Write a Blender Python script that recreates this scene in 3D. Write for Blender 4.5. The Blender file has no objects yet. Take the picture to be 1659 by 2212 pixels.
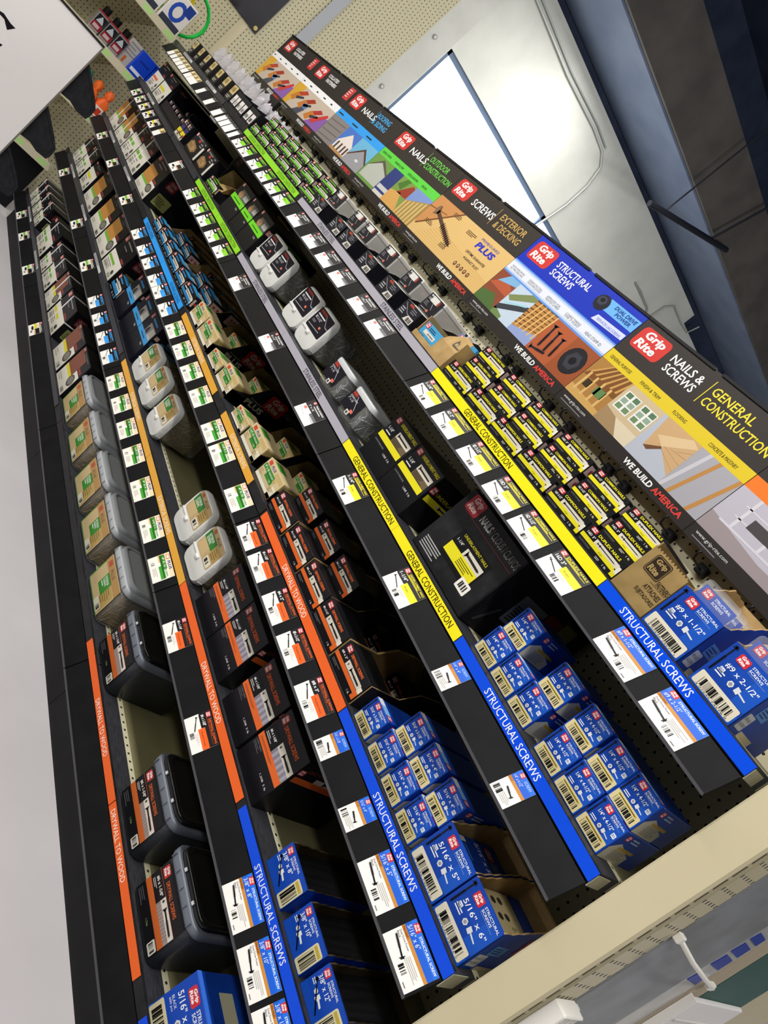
import bpy, math, random
from mathutils import Vector, Matrix
# Hardware-store fastener aisle. World: X along the shelving (near end x = 0, far end x = -4.9),
# Y into the shelf (front edge y = 0), Z up, floor z = 0, metres.
C = bpy.context.scene.collection
rnd = random.Random(11)

# ---------------------------------------------------------------- materials
def lin(h):
    h = h.lstrip('#')
    o = []
    for i in (0, 2, 4):
        c = int(h[i:i+2], 16)/255
        o.append(c/12.92 if c <= .04045 else ((c+.055)/1.055)**2.4)
    return (o[0], o[1], o[2], 1)
MATS = {}
def P(hexc, rough=.45, metal=0, spec=.18, alpha=1, key=None):
    k = key or (hexc, rough, metal, spec, alpha)
    if k in MATS: return MATS[k]
    m = bpy.data.materials.new('print_'+hexc.strip('#') if not key else key)
    m.use_nodes = True
    b = m.node_tree.nodes['Principled BSDF']
    b.inputs['Base Color'].default_value = lin(hexc)
    b.inputs['Roughness'].default_value = rough
    b.inputs['Metallic'].default_value = metal
    b.inputs['Specular IOR Level'].default_value = spec
    b.inputs['Alpha'].default_value = alpha
    MATS[k] = m
    return m
def noisy(key, h1, h2, scale=20, rough=.5, metal=0, detail=4, stretch=(1,1,1), bump=0, spec=.4, lo=.35, hi=.65, alpha=1):
    spec *= .6
    if key in MATS: return MATS[key]
    m = bpy.data.materials.new(key); m.use_nodes = True
    nt = m.node_tree; b = nt.nodes['Principled BSDF']
    tc = nt.nodes.new('ShaderNodeTexCoord'); mp = nt.nodes.new('ShaderNodeMapping')
    mp.inputs['Scale'].default_value = stretch
    n = nt.nodes.new('ShaderNodeTexNoise'); n.inputs['Scale'].default_value = scale; n.inputs['Detail'].default_value = detail
    r = nt.nodes.new('ShaderNodeValToRGB')
    r.color_ramp.elements[0].position = lo; r.color_ramp.elements[1].position = hi
    r.color_ramp.elements[0].color = lin(h1); r.color_ramp.elements[1].color = lin(h2)
    nt.links.new(tc.outputs['Object'], mp.inputs['Vector']); nt.links.new(mp.outputs['Vector'], n.inputs['Vector'])
    nt.links.new(n.outputs['Fac'], r.inputs['Fac']); nt.links.new(r.outputs['Color'], b.inputs['Base Color'])
    b.inputs['Roughness'].default_value = rough; b.inputs['Metallic'].default_value = metal
    b.inputs['Specular IOR Level'].default_value = spec; b.inputs['Alpha'].default_value = alpha
    if bump:
        bp = nt.nodes.new('ShaderNodeBump'); bp.inputs['Strength'].default_value = bump; bp.inputs['Distance'].default_value = .002
        nt.links.new(n.outputs['Fac'], bp.inputs['Height']); nt.links.new(bp.outputs['Normal'], b.inputs['Normal'])
    MATS[key] = m
    return m
def dotted(key, base, hole, axes, pitch, rad, rough=.55, aspect=1.0, stag=False):
    """sheet with a regular grid of round holes (object space)"""
    if key in MATS: return MATS[key]
    m = bpy.data.materials.new(key); m.use_nodes = True
    nt = m.node_tree; b = nt.nodes['Principled BSDF']; N = nt.nodes.new; Lk = nt.links.new
    tc = N('ShaderNodeTexCoord'); sp = N('ShaderNodeSeparateXYZ'); Lk(tc.outputs['Object'], sp.inputs[0])
    def math_(op, a, v=None):
        n = N('ShaderNodeMath'); n.operation = op
        if isinstance(a, (int, float)): n.inputs[0].default_value = a
        else: Lk(a, n.inputs[0])
        if v is not None:
            if isinstance(v, (int, float)): n.inputs[1].default_value = v
            else: Lk(v, n.inputs[1])
        return n.outputs[0]
    sq = []
    for i, ax in enumerate(axes):
        p = pitch[i]
        t = math_('FRACT', math_('ADD', math_('DIVIDE', sp.outputs[ax], p), 200.0))
        d = math_('MULTIPLY', math_('SUBTRACT', t, .5), p*(aspect if i else 1))
        sq.append(math_('MULTIPLY', d, d))
    dist = math_('SQRT', math_('ADD', sq[0], sq[1]))
    lt = math_('LESS_THAN', dist, rad)
    mx = N('ShaderNodeMix'); mx.data_type = 'RGBA'
    Lk(lt, mx.inputs[0]); mx.inputs[6].default_value = lin(base); mx.inputs[7].default_value = lin(hole)
    Lk(mx.outputs[2], b.inputs['Base Color']); b.inputs['Roughness'].default_value = rough
    MATS[key] = m
    return m
BLK = lambda: noisy('black_plastic', '#1a1a1c', '#232326', 30, .42, spec=.3)
RAIL = lambda: noisy('black_price_channel', '#121214', '#171719', 14, .5, spec=.15)
CARD = lambda: noisy('kraft_cardboard', '#a98b5c', '#bb9d6c', 25, .85, spec=.1)
CARDD = lambda: noisy('brown_cardboard', '#8a7348', '#9c8355', 25, .85, spec=.1)
INK = '#141416'
def plastic(key, h, alpha, rough=.25): return P(h, rough, 0, .5, alpha, key)

# ---------------------------------------------------------------- mesh builder
class MB:
    def __init__(s): s.v = []; s.f = []; s.i = []; s.mats = []; s.sm = []
    def mi(s, m):
        if m not in s.mats: s.mats.append(m)
        return s.mats.index(m)
    def poly(s, pts, m, smooth=False):
        n = len(s.v); s.v += [tuple(p) for p in pts]; s.f.append(tuple(range(n, n+len(pts)))); s.i.append(s.mi(m)); s.sm.append(smooth)
    def mesh(s, vs, fs, m, smooth=False):
        n = len(s.v); s.v += [tuple(p) for p in vs]; k = s.mi(m)
        for f in fs: s.f.append(tuple(n+a for a in f)); s.i.append(k); s.sm.append(smooth)
    def box(s, x0, x1, y0, y1, z0, z1, m, c=0, faces=None):
        if c <= 0:
            vs = [(x, y, z) for z in (z0, z1) for y in (y0, y1) for x in (x0, x1)]
            fs = [(0,2,3,1), (4,5,7,6), (0,1,5,4), (2,6,7,3), (0,4,6,2), (1,3,7,5)]
            s.mesh(vs, fs, m); return
        lo = (x0, y0, z0); hi = (x1, y1, z1); vs = []; idx = {}
        for sx in (0, 1):
            for sy in (0, 1):
                for sz in (0, 1):
                    for a in range(3):
                        sg = (sx, sy, sz); p = []
                        for q in range(3):
                            e = hi[q] if sg[q] else lo[q]
                            if q != a: e += -c if sg[q] else c
                            p.append(e)
                        idx[(sx, sy, sz, a)] = len(vs); vs.append(p)
        g = lambda x, y, z, a: idx[(x, y, z, a)]
        fs = []
        for a in range(3):
            for t in (0, 1):
                q = []
                for u, w in ((0,0), (1,0), (1,1), (0,1)):
                    k = [0,0,0]; k[a] = t; k[(a+1)%3] = u; k[(a+2)%3] = w; q.append(g(*k, a))
                fs.append(q if t else q[::-1])
        for a in range(3):
            b, d = (a+1)%3, (a+2)%3
            for u in (0, 1):
                for w in (0, 1):
                    k0 = [0,0,0]; k1 = [0,0,0]; k0[b] = k1[b] = u; k0[d] = k1[d] = w; k1[a] = 1
                    q = [g(*k0, b), g(*k1, b), g(*k1, d), g(*k0, d)]
                    fs.append(q if (u == w) else q[::-1])
        for sx in (0, 1):
            for sy in (0, 1):
                for sz in (0, 1):
                    q = [g(sx, sy, sz, 0), g(sx, sy, sz, 1), g(sx, sy, sz, 2)]
                    fs.append(q if (sx+sy+sz) % 2 else q[::-1])
        s.mesh(vs, fs, m)
    def loft(s, rings, m, cap0=True, cap1=True, smooth=True):
        n = len(rings[0]); vs = [p for r in rings for p in r]; fs = []
        for k in range(len(rings)-1):
            for j in range(n):
                a = k*n+j; b = k*n+(j+1) % n
                fs.append((a, b, b+n, a+n))
        s.mesh(vs, fs, m, smooth)
        if cap0: s.poly(rings[0][::-1], m)
        if cap1: s.poly(rings[-1], m)
    def tube(s, path, r, m, n=8, cap=True):
        rings = []
        path = [Vector(p) for p in path]
        for k, p in enumerate(path):
            t = (path[min(k+1, len(path)-1)]-path[max(k-1, 0)]).normalized()
            a = t.orthogonal().normalized() if k == 0 else (rings_u - t*rings_u.dot(t)).normalized()
            rings_u = a; b = t.cross(a)
            rings.append([p+(a*math.cos(2*math.pi*j/n)+b*math.sin(2*math.pi*j/n))*r for j in range(n)])
        s.loft(rings, m, cap, cap)
    def build(s, name, parent=None, loc=None):
        me = bpy.data.meshes.new(name); me.from_pydata([tuple(p) for p in s.v], [], s.f)
        for m in s.mats: me.materials.append(m)
        me.polygons.foreach_set('material_index', s.i); me.polygons.foreach_set('use_smooth', s.sm); me.update()
        o = bpy.data.objects.new(name, me); C.objects.link(o)
        if parent: o.parent = parent
        if loc: o.location = loc
        return o
def rring(cx, cy, hw, hh, r, z, axis='z', n=4):
    """rounded-rectangle ring; axis = normal of its plane"""
    pts = []
    r = min(r, hw, hh)
    for k, (sx, sy) in enumerate(((1,1), (-1,1), (-1,-1), (1,-1))):
        for j in range(n+1):
            a = (k*90+j*90/n)*math.pi/180
            pts.append((cx+sx*(hw-r)+r*math.cos(a), cy+sy*(hh-r)+r*math.sin(a)))
    if axis == 'z': return [(x, y, z) for x, y in pts]
    if axis == 'y': return [(x, z, y) for x, y in pts][::-1]
    return [(z, x, y) for x, y in pts]

# ---------------------------------------------------------------- lettering
TXT = {}
def glyphs(t, bold):
    k = (t, bold)
    if k in TXT: return TXT[k]
    cu = bpy.data.curves.new('lettering', 'FONT'); cu.body = t; cu.resolution_u = 2; cu.offset = bold; cu.space_line = .85
    ob = bpy.data.objects.new('lettering', cu); C.objects.link(ob)
    dg = bpy.context.evaluated_depsgraph_get(); dg.update()
    me = ob.evaluated_get(dg).to_mesh()
    vs = [tuple(v.co) for v in me.vertices]; fs = [tuple(p.vertices) for p in me.polygons]
    ob.evaluated_get(dg).to_mesh_clear()
    bpy.data.objects.remove(ob); bpy.data.curves.remove(cu)
    if vs:
        x0 = min(v[0] for v in vs); x1 = max(v[0] for v in vs); y0 = min(v[1] for v in vs); y1 = max(v[1] for v in vs)
        w = x1-x0; h = y1-y0
        vs = [((v[0]-x0)/w, (v[1]-y0)/h) for v in vs]
    else: w = h = 1
    TXT[k] = (vs, fs, w, h)
    return TXT[k]
class F:
    """a printed face on a mesh: origin o, axes u, v (u x v points out of the face)"""
    def __init__(s, mb, o, u=(1,0,0), v=(0,0,1), rough=.4):
        s.mb = mb; s.o = Vector(o); s.u = Vector(u).normalized(); s.v = Vector(v).normalized(); s.n = s.u.cross(s.v); s.rough = rough
    def pt(s, x, y, l): return s.o+s.u*x+s.v*y+s.n*(.00015+l*.00015)
    def m(s, c): return c if not isinstance(c, str) else P(c, s.rough)
    def poly(s, pts, c, l=0): s.mb.poly([s.pt(x, y, l) for x, y in pts], s.m(c))
    def rect(s, x0, y0, x1, y1, c, l=0): s.poly([(x0,y0), (x1,y0), (x1,y1), (x0,y1)], c, l)
    def rr(s, x0, y0, x1, y1, r, c, l=0, n=3):
        ring = rring((x0+x1)/2, (y0+y1)/2, (x1-x0)/2, (y1-y0)/2, r, 0, 'z', n)
        s.poly([(p[0], p[1]) for p in ring], c, l)
    def oval(s, cx, cy, rx, ry, c, l=0, n=14, rot=0):
        s.poly([(cx+rx*math.cos(2*math.pi*k/n+rot), cy+ry*math.sin(2*math.pi*k/n+rot)) for k in range(n)], c, l)
    def text(s, t, x, y, w, h, c, l=1, bold=.0, keep=False, slant=0):
        if t.startswith('~'): s.rect(x, y+h*.2, x+w, y+h*.8, c, l); return      # print too small to read
        vs, fs, tw, th = glyphs(t, bold)
        if not vs: return
        if keep:
            k = min(w/tw, h/th); x += (w-tw*k)/2*0; w2 = tw*k; y += (h-th*k)/2; h = th*k; w = w2
        s.mb.mesh([s.pt(x+a*w+slant*b*h, y+b*h, l) for a, b in vs], fs, s.m(c))
    def lines(s, x, y, w, h, n, c, l=1):
        st = h/n
        for k in range(n):
            ww = w*rnd.uniform(.6, 1); s.rect(x, y+st*(k+.25), x+ww, y+st*(k+.7), c, l)
    def bars(s, x, y, w, h, l=1, c=INK, n=None):
        n = n or max(8, int(w/.0017)); st = w/n; k = 0
        while k < n:
            b = rnd.choice((.35, .5, .9, 1.4)); s.rect(x+k*st, y, min(x+w, x+(k+b)*st), y+h, c, l); k += rnd.choice((1, 1, 2))
    def seg(s, xa, ya, xb, yb, w, c, l=1):
        d = Vector((xb-xa, yb-ya)); q = Vector((-d.y, d.x)).normalized()*w/2
        s.poly([(xa-q.x, ya-q.y), (xb-q.x, yb-q.y), (xb+q.x, yb+q.y), (xa+q.x, ya+q.y)], c, l)
    def screw(s, xa, ya, xb, yb, w, c, l=1, head='flat', thread=True):
        """screw drawn from head a to tip b"""
        d = Vector((xb-xa, yb-ya)); L = d.length; d /= L; q = Vector((-d.y, d.x))
        def at(t, o): p = Vector((xa, ya))+d*t*L+q*o*w; return (p.x, p.y)
        if head == 'hex':
            s.poly([at(.0,1.1), at(.0,-1.1), at(.06,-1.1), at(.06,-1.7), at(.09,-1.7), at(.09,1.7), at(.06,1.7), at(.06,1.1)], c, l)
        elif head == 'duplex':
            s.poly([at(0,1.2), at(0,-1.2), at(.03,-1.2), at(.03,1.2)], c, l); s.poly([at(.13,1.3), at(.13,-1.3), at(.17,-1.2), at(.17,1.2)], c, l)
        else: s.poly([at(0,1.5), at(0,-1.5), at(.1,-.5), at(.1,.5)], c, l)
        s.poly([at(.02,.5), at(.02,-.5), at(.9,-.45), at(1,0), at(.9,.45)], c, l)
        if thread:
            k = .42
            while k < .94: s.poly([at(k,.85), at(k+.012,-.85), at(k+.03,-.85), at(k+.018,.85)], c, l); k += .05
    def logo(s, x, y, w, h, l=1, red='#c8303a', ink='#f4efee', big=False):
        if big:
            s.rr(x-.0015, y-.0015, x+w+.0015, y+h+.0015, w*.14, '#e9d9d6' if 0 else red, l)
        s.rr(x, y, x+w, y+h, w*.13, red, l)
        b = .035
        s.text('Grip', x+w*.16, y+h*.47, w*.68, h*.45, ink, l+1, b, slant=.12)
        s.text('Rite', x+w*.12, y+h*.12, w*.66, h*.36, ink, l+1, b, slant=.12)

# ---------------------------------------------------------------- things, copies, labels
def thing(name, loc=(0,0,0)):
    o = bpy.data.objects.new(name, None); o.empty_display_size = .05; C.objects.link(o); o.location = loc; return o
def tag(o, label, cat, group=None, kind=None):
    if label: o['label'] = label
    if cat: o['category'] = cat
    if group: o['group'] = group
    if kind: o['kind'] = kind
    return o
def dup(root, loc):
    r = root.copy(); C.objects.link(r); r.location = loc
    for ch in list(root.children):
        c = ch.copy(); C.objects.link(c); c.parent = r
        for g in list(ch.children):
            d = g.copy(); C.objects.link(d); d.parent = c
    return r
PROTO = {}; REG = []
def place(key, make, loc, desc, cat, group, where=None, tail=True):
    """the first of a kind is built and moved into place, the rest are copies with a label of their own"""
    if key not in PROTO:
        o = make(); o.location = loc; PROTO[key] = o
    else: o = dup(PROTO[key], loc)
    o['category'] = cat; o['group'] = group
    REG.append((o, desc, where, loc[0]))
    return o
ORD = ['', 'second', 'third', 'fourth', 'fifth', 'sixth', 'seventh', 'eighth', 'ninth', 'tenth', 'eleventh', 'twelfth', 'thirteenth', 'fourteenth', 'fifteenth', 'sixteenth', 'seventeenth', 'eighteenth', 'nineteenth', 'twentieth']
ORD += ['twenty-'+w for w in ('first', 'second', 'third', 'fourth', 'fifth', 'sixth', 'seventh', 'eighth', 'ninth')]
def finish_labels():
    by = {}
    for r in REG: by.setdefault((r[1], r[2]), []).append(r)
    for (desc, where), rs in by.items():
        rs.sort(key=lambda r: -r[3])
        for k, r in enumerate(rs):
            s = desc
            if len(rs) > 1: s += ', ' + ('nearest' if k == 0 else ('farthest' if k == len(rs)-1 else ORD[k] + ' from near end'))
            if where: s += (', ' if len(rs) > 1 else ' on the ') + where
            r[0]['label'] = s
# ================================================================ camera
FOC = 1779.54
CAM = Vector((.4247, -1.33, 1.4602))
R = ((.3522, .5406, .7640), (.6218, .4749, -.6227), (-.6995, .6944, -.1689))   # camera right, down, forward in world
cd = bpy.data.cameras.new('camera'); co = bpy.data.objects.new('camera', cd); C.objects.link(co)
cd.sensor_fit = 'HORIZONTAL'; cd.sensor_width = 36; cd.lens = FOC*36/1659; cd.clip_start = .02
ri, dn, fw = [Vector(r).normalized() for r in R]
mw = Matrix.Identity(4)
for k, ax in enumerate((ri, -dn, -fw)):
    for j in range(3): mw[j][k] = ax[j]
mw.translation = CAM; co.matrix_world = mw
bpy.context.scene.camera = co

# ================================================================ room
def struct(name, mb):
    o = mb.build(name); o['kind'] = 'structure'; return o
WX = -7.0
FLOOR = noisy('polished_concrete', '#c4c0c2', '#d2ced1', 1.6, .28, 0, 6, lo=.3, hi=.7, spec=.4)
WALLM = noisy('painted_wallboard', '#c4c6bf', '#cdcfc8', 3, .95, spec=.05)
DARKM = noisy('dark_roof_deck', '#2a3348', '#343e54', 4, .8)
BEAM1 = noisy('girder_paint', '#5d6a80', '#69758a', 3, .6); 
b = MB(); b.box(-8.5, 4, -6, 11, -.05, 0, FLOOR); struct('floor', b)
# far wall with a window opening
WY0, WY1, WZ0, WZ1 = 2.10, 4.62, 1.7, 3.24
b = MB()
b.box(WX-.12, WX, -6, WY0, 0, 4.24, WALLM); b.box(WX-.12, WX, WY1, 6.81, 0, 4.24, WALLM); b.box(WX-.12, WX, 6.81, 11, 0, 4.08, WALLM)
b.box(WX-.12, WX, WY0, WY1, 0, WZ0, WALLM); b.box(WX-.12, WX, WY0, WY1, WZ1, 4.24, WALLM)
struct('wall_far', b)
b = MB(); b.box(WX-.01, WX+.05, 1.60, 2.07, 0, 4.24, noisy('wall_pier', '#b9bab4', '#c4c5bf', 3, .7))
for z in (2.55, 3.15, 3.7): b.tube([(WX+.05, 1.9, z), (WX+.058, 1.9, z)], .022, P('#8f908c', .5)); b.tube([(WX+.055, 1.9, z), (WX+.06, 1.9, z)], .012, P('#c9cac5', .5))
struct('trim_1', b)
b = MB(); b.box(-8.5, 4, -6, 11, 5.9, 5.95, DARKM); struct('ceiling', b)
b = MB(); b.box(-8.5, WX-.12, -6, 11, 4.0, 5.9, DARKM); struct('wall_upper', b)
b = MB(); b.box(-7.1, -6.05, -6, 11, 4.34, 4.36, BEAM1); b.box(-6.06, -6.0, -6, 11, 4.36, 4.94, noisy('girder_side', '#4a4744', '#57534f', 3, .6)); b.box(-7.1, -7.05, -6, 11, 4.36, 4.94, BEAM1)
o = struct('trim_2', b)
# window: bright frosted glass in a grey frame
wf = MB(); FR = P('#5d6f88', .45)
for y0, y1, z0, z1 in ((WY0, WY1, WZ1-.05, WZ1), (WY0, WY1, WZ0, WZ0+.05), (WY0, WY0+.04, WZ0, WZ1), (WY1-.04, WY1, WZ0, WZ1), (4.14, 4.18, WZ0, WZ1)):
    wf.box(WX-.09, WX-.02, y0, y1, z0, z1, FR)
wo = struct('window_1', wf)
gm = bpy.data.materials.new('bright_daylight_glass'); gm.use_nodes = True
g_ = gm.node_tree.nodes['Principled BSDF']; g_.inputs['Base Color'].default_value = (1,1,1,1); g_.inputs['Emission Color'].default_value = (.93, .96, 1, 1); g_.inputs['Emission Strength'].default_value = 5.5
wg = MB(); wg.box(WX-.06, WX-.05, WY0+.04, WY1-.04, WZ0+.05, WZ1-.05, gm); wg.build('pane', wo)
# conduit on the wall, cables, rod by the girder
b = MB()
cp = [(.6, 4.12), (1.5, 4.09), (2.29, 4.07), (3.07, 4.04), (3.7, 4.06), (3.97, 4.04), (4.11, 3.96), (4.18, 3.75), (4.19, 3.47), (4.14, 3.11), (4.1, 2.4)]
pts = []
for k in range(len(cp)-1):
    for j in range(3): t = j/3; pts.append((WX+.03, cp[k][0]*(1-t)+cp[k+1][0]*t, cp[k][1]*(1-t)+cp[k+1][1]*t))
b.tube(pts, .012, P('#b9bcb8', .35, .3), 6); b.tube([(p[0], p[1]-.0, p[2]+.045) for p in pts[:16]], .008, P('#a9aca8', .35, .3), 6)
tag(b.build('wall_conduit'), 'thin grey conduit bending down the far wall past the bright window', 'conduit')
b = MB(); b.tube([(WX+.02, 6.29, 3.6), (WX+.03, 6.33, 3.95), (WX+.04, 6.42, 4.05), (WX+.02, 6.75, 4.04), (WX+.02, 6.96, 4.06), (WX+.1, 6.93, 4.2)], .01, P('#a5a8a2', .4), 6)
tag(b.build('wall_cable'), 'thin grey cable looping out of the far wall below the dark girder', 'cable')
b = MB(); b.tube([(WX+.02, 5.70, 3.76), (WX+.05, 5.83, 3.76), (WX+.02, 6.17, 3.75), (WX+.02, 6.4, 3.5)], .012, P('#8d908c', .5), 6)
tag(b.build('wall_wire'), 'short dark wire stub on the far wall above the blue sign', 'wire')
rod = thing('hanging_rod', (0,0,0)); b = MB(); b.tube([(-5.9, 4.0, 3.86), (-5.9, 5.14, 4.38)], .03, P('#1d1f26', .5), 8); b.build('bar', rod)
b = MB(); b.tube([(-5.9, 4.87, 4.26), (-5.9, 5.3, 5.9)], .012, P('#2a2c33', .5), 6); b.tube([(-5.9, 4.2, 3.95), (-5.9, 4.25, 5.9)], .008, P('#2a2c33', .5), 6); b.build('hanger', rod)
tag(rod, 'black track bar hanging in front of the blue grey girder', 'track light')

# ================================================================ main gondola
BAY = [0, -1.20, -2.385, -3.62, -4.915]
BAYN = ['nearest bay', 'second bay', 'third bay', 'farthest bay']
ZJ = {1: 1.4147, 2: 1.1263, 3: .8377, 4: .5428, 5: .200}
DECK = {1: 1.444, 2: 1.153, 3: .855, 4: .556, 5: .200}
SN = {1: 'top shelf', 2: 'second shelf', 3: 'third shelf', 4: 'fourth shelf', 5: 'bottom shelf'}
PEG = dotted('pegboard_cream', '#cbc5a8', '#16150f', ('X', 'Z'), (.0254, .0254), .0034)
DECKM = noisy('shaded_cream_deck', '#7a7554', '#837e5c', 6, .5)  # cream steel darkened to olive, with the shelf shade put into its colour
EDGE = dotted('cream_slotted_edge', '#cfc9aa', '#23210f', ('X', 'Y'), (.0254, .134), .0036)
UPR = noisy('cream_enamel', '#bfb595', '#c6bc9d', 3, .42)
YB = .47
for k in range(4):
    x1, x0 = BAY[k], BAY[k+1]
    b = MB(); b.box(x0+.001, x1-.001, YB, YB+.008, 0, 1.93, PEG)
    b.build('pegboard_panel'); o = bpy.data.objects[-1] if 0 else C.objects[-1]
    tag(o, 'cream pegboard back panel of the ' + BAYN[k], 'pegboard', 'pegboard back panels')
    b = MB(); b.box(x0+.001, x1-.001, .034, .05, 0, .108, noisy('kick_black', '#141416', '#1c1c1e', 10, .6))
    tag(b.build('kick_plate'), 'black kick plate at floor level below the ' + BAYN[k], 'kick plate', 'black kick plates')
for k, x in enumerate(BAY):
    b = MB(); xx = x - (.012 if k == 0 else 0) + (.012 if k == 4 else 0)
    b.box(xx-.012, xx+.012, YB+.009, YB+.06, 0, 1.95, UPR)
    tag(b.build('gondola_upright'), ['cream steel upright at the near end behind the pegboard', 'cream steel upright behind the joint of nearest and second bays', 'cream steel upright behind the joint of second and third bays', 'cream steel upright behind the joint of third and farthest bays', 'cream steel upright at the far end behind the pegboard'][k], 'upright', 'steel uprights')
def make_shelf(n, k):
    x1, x0 = BAY[k]-.002, BAY[k+1]+.002
    zj, zd = ZJ[n], DECK[n]
    t = thing('store_shelf', ((x0+x1)/2, .03, zd))
    ox, oy, oz = t.location
    b = MB(); b.box(x0-ox, x1-ox, .106-oy, YB+.0002-oy, -.028, 0, DECKM); b.box(x0-ox, x1-ox, .088-oy, .106-oy, -.030, 0, EDGE); b.build('deck', t)
    tag(t, 'cream steel shelf deck with dark front tray, ' + SN[n].replace(' shelf', ' level') + ' of the ' + BAYN[k], 'shelf', 'steel shelves')
    b = MB(); b.box(x0-ox, x1-ox, .0075-oy, .088-oy, -.030, -.0005, noisy('dark_lip_plastic', '#2a2b2f', '#3b3c41', 40, .5, stretch=(1, 8, 1))); b.build('front_tray', t)
    t = thing('price_rail', ((x0+x1)/2, 0, zj)); ox, oy, oz = t.location
    b = MB(); lip = max(zj+.027, 0) - oz
    b.box(x0-ox, x1-ox, .0-oy, .006-oy, zj+.002-oz, lip, BLK()); b.build('lip', t)
    b = MB(); y1 = -.0286; z1 = zj-.059
    pr = [(0, zj-.001), (y1, z1), (y1+.004, z1-.003), (.008, zj-.006)]
    for pa, pb in zip(pr, pr[1:]+pr[:1]):
        b.poly([(x0-ox, pa[0]-oy, pa[1]-oz), (x1-ox, pa[0]-oy, pa[1]-oz), (x1-ox, pb[0]-oy, pb[1]-oz), (x0-ox, pb[0]-oy, pb[1]-oz)][::-1], RAIL())
    for xx, rv in ((x0, 1), (x1, -1)):
        b.poly([(xx-ox, p[0]-oy, p[1]-oz) for p in pr][::rv], RAIL())
    b.box(x0-ox, x1-ox, y1-.002-oy, y1+.004-oy, z1-.004-oz, z1+.001-oz, P('#4a4a4e', .35)); b.build('channel', t)
    if k == 0:
        b = MB(); b.box(.0005, .002, .0, .05, zd-.03, lip-.004+oz, P('#a9a78f', .4, .2)); tag(b.build('shelf_end_bracket'), 'pale metal end bracket at the near end of the ' + SN[n], 'bracket', 'shelf end brackets')
    tag(t, 'black tilted price rail, ' + SN[n].replace(' shelf', ' level') + ' of the ' + BAYN[k], 'price rail', 'black price rails')
for n in range(1, 6):
    for k in range(4): make_shelf(n, k)

# coloured sign strips along the shelf fronts
BLUE, ORG, YEL, GRN, LBL, TAN, GREY, BK = '#084bdc', '#ea6426', '#f0e21f', '#8fd62f', '#2f9cf0', '#e0a43a', '#a9a6b0', '#34343a'
STR = {1: [(0, -.41, BLUE, 'STRUCTURAL SCREWS', -.344, -.145, '#e9edf6'), (-.412, -1.19, YEL, 'GENERAL CONSTRUCTION', -1.005, -.775, '#2a2708'), (-1.192, -1.79, GREY, 'STAINLESS STEEL', -1.563, -1.409, '#2c2b30'), (-1.791, -2.388, GREY, 'STAINLESS STEEL', -2.162, -2.001, '#2c2b30'), (-2.425, -2.80, GRN, 'OUTDOOR CONSTRUCTION', -2.681, -2.453, '#3c6a10'), (-2.801, -3.201, GRN, 'OUTDOOR CONSTRUCTION', -3.125, -2.885, '#3c6a10'), (-3.62, -4.2, BK, '', -4.015, -3.795, '#dedede'), (-4.2, -4.81, BK, '', -4.611, -4.392, '#dedede')],
 2: [(0, -.505, BLUE, 'STRUCTURAL SCREWS', -.377, -.178, '#e9edf6'), (-.508, -.85, YEL, 'GENERAL CONSTRUCTION', -.77, -.54, '#2a2708'), (-.851, -1.2, YEL, 'GENERAL CONSTRUCTION', -1.13, -.868, '#2a2708'), (-1.203, -1.79, GREY, 'STAINLESS STEEL', -1.568, -1.416, '#2c2b30'), (-1.791, -2.39, GREY, 'STAINLESS STEEL', -2.167, -2.005, '#2c2b30'), (-2.41, -2.76, GRN, 'OUTDOOR CONSTRUCTION', -2.688, -2.454, '#3c6a10'), (-2.762, -3.172, GRN, 'OUTDOOR CONSTRUCTION', -3.057, -2.834, '#3c6a10'), (-3.2, -3.79, BK, '', 0, 0, '#dedede'), (-3.8, -4.8, BK, '', -4.549, -4.336, '#dedede')],
 3: [(0, -.54, BLUE, 'STRUCTURAL SCREWS', -.341, -.146, '#e9edf6'), (-.543, -1.19, ORG, 'DRYWALL TO WOOD', -.988, -.811, '#fbe6da'), (-1.33, -1.68, TAN, 'EXTERIOR SCREWS', -1.563, -1.398, '#f6ead0'), (-1.80, -2.34, TAN, 'EXTERIOR SCREWS', -2.158, -1.988, '#f6ead0'), (-2.394, -2.80, LBL, 'ROOFING & SIDING', -2.605, -2.436, '#0e4a86'), (-2.802, -3.263, LBL, 'ROOFING & SIDING', -3.21, -3.043, '#0e4a86'), (-3.62, -4.2, BK, '', -3.953, -3.748, '#dedede'), (-4.2, -4.8, BK, '', -4.549, -4.346, '#dedede')],
 4: [(0, -.50, BLUE, 'STRUCTURAL SCREWS', -.37, -.174, '#e9edf6'), (-.518, -1.185, ORG, 'DRYWALL TO WOOD', -.904, -.721, '#fbe6da'), (-1.188, -1.78, TAN, 'EXTERIOR SCREWS', -1.568, -1.395, '#f6ead0'), (-1.782, -2.394, TAN, 'EXTERIOR SCREWS', -2.164, -1.989, '#f6ead0'), (-2.45, -3.62, BK, '', -3.381, -3.17, '#dedede'), (-3.62, -4.2, BK, '', -3.988, -3.778, '#dedede'), (-4.2, -4.8, BK, '', -4.615, -4.397, '#dedede')],
 5: [(-.327, -.732, ORG, 'DRYWALL TO WOOD', -.715, -.534, '#fbe6da'), (-.735, -1.258, ORG, 'DRYWALL TO WOOD', -1.047, -.867, '#fbe6da'), (-2.5, -3.62, BK, '', 0, 0, '#dedede'), (-3.62, -4.2, BK, '', -3.986, -3.768, '#dedede'), (-4.2, -4.8, BK, '', -4.61, -4.386, '#dedede'), (0, -.24, BLUE, '', 0, 0, '#e9edf6')]}
CN = {BLUE: 'blue', ORG: 'orange', YEL: 'yellow', GRN: 'lime green', LBL: 'light blue', TAN: 'amber', GREY: 'grey', BK: 'black'}
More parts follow.
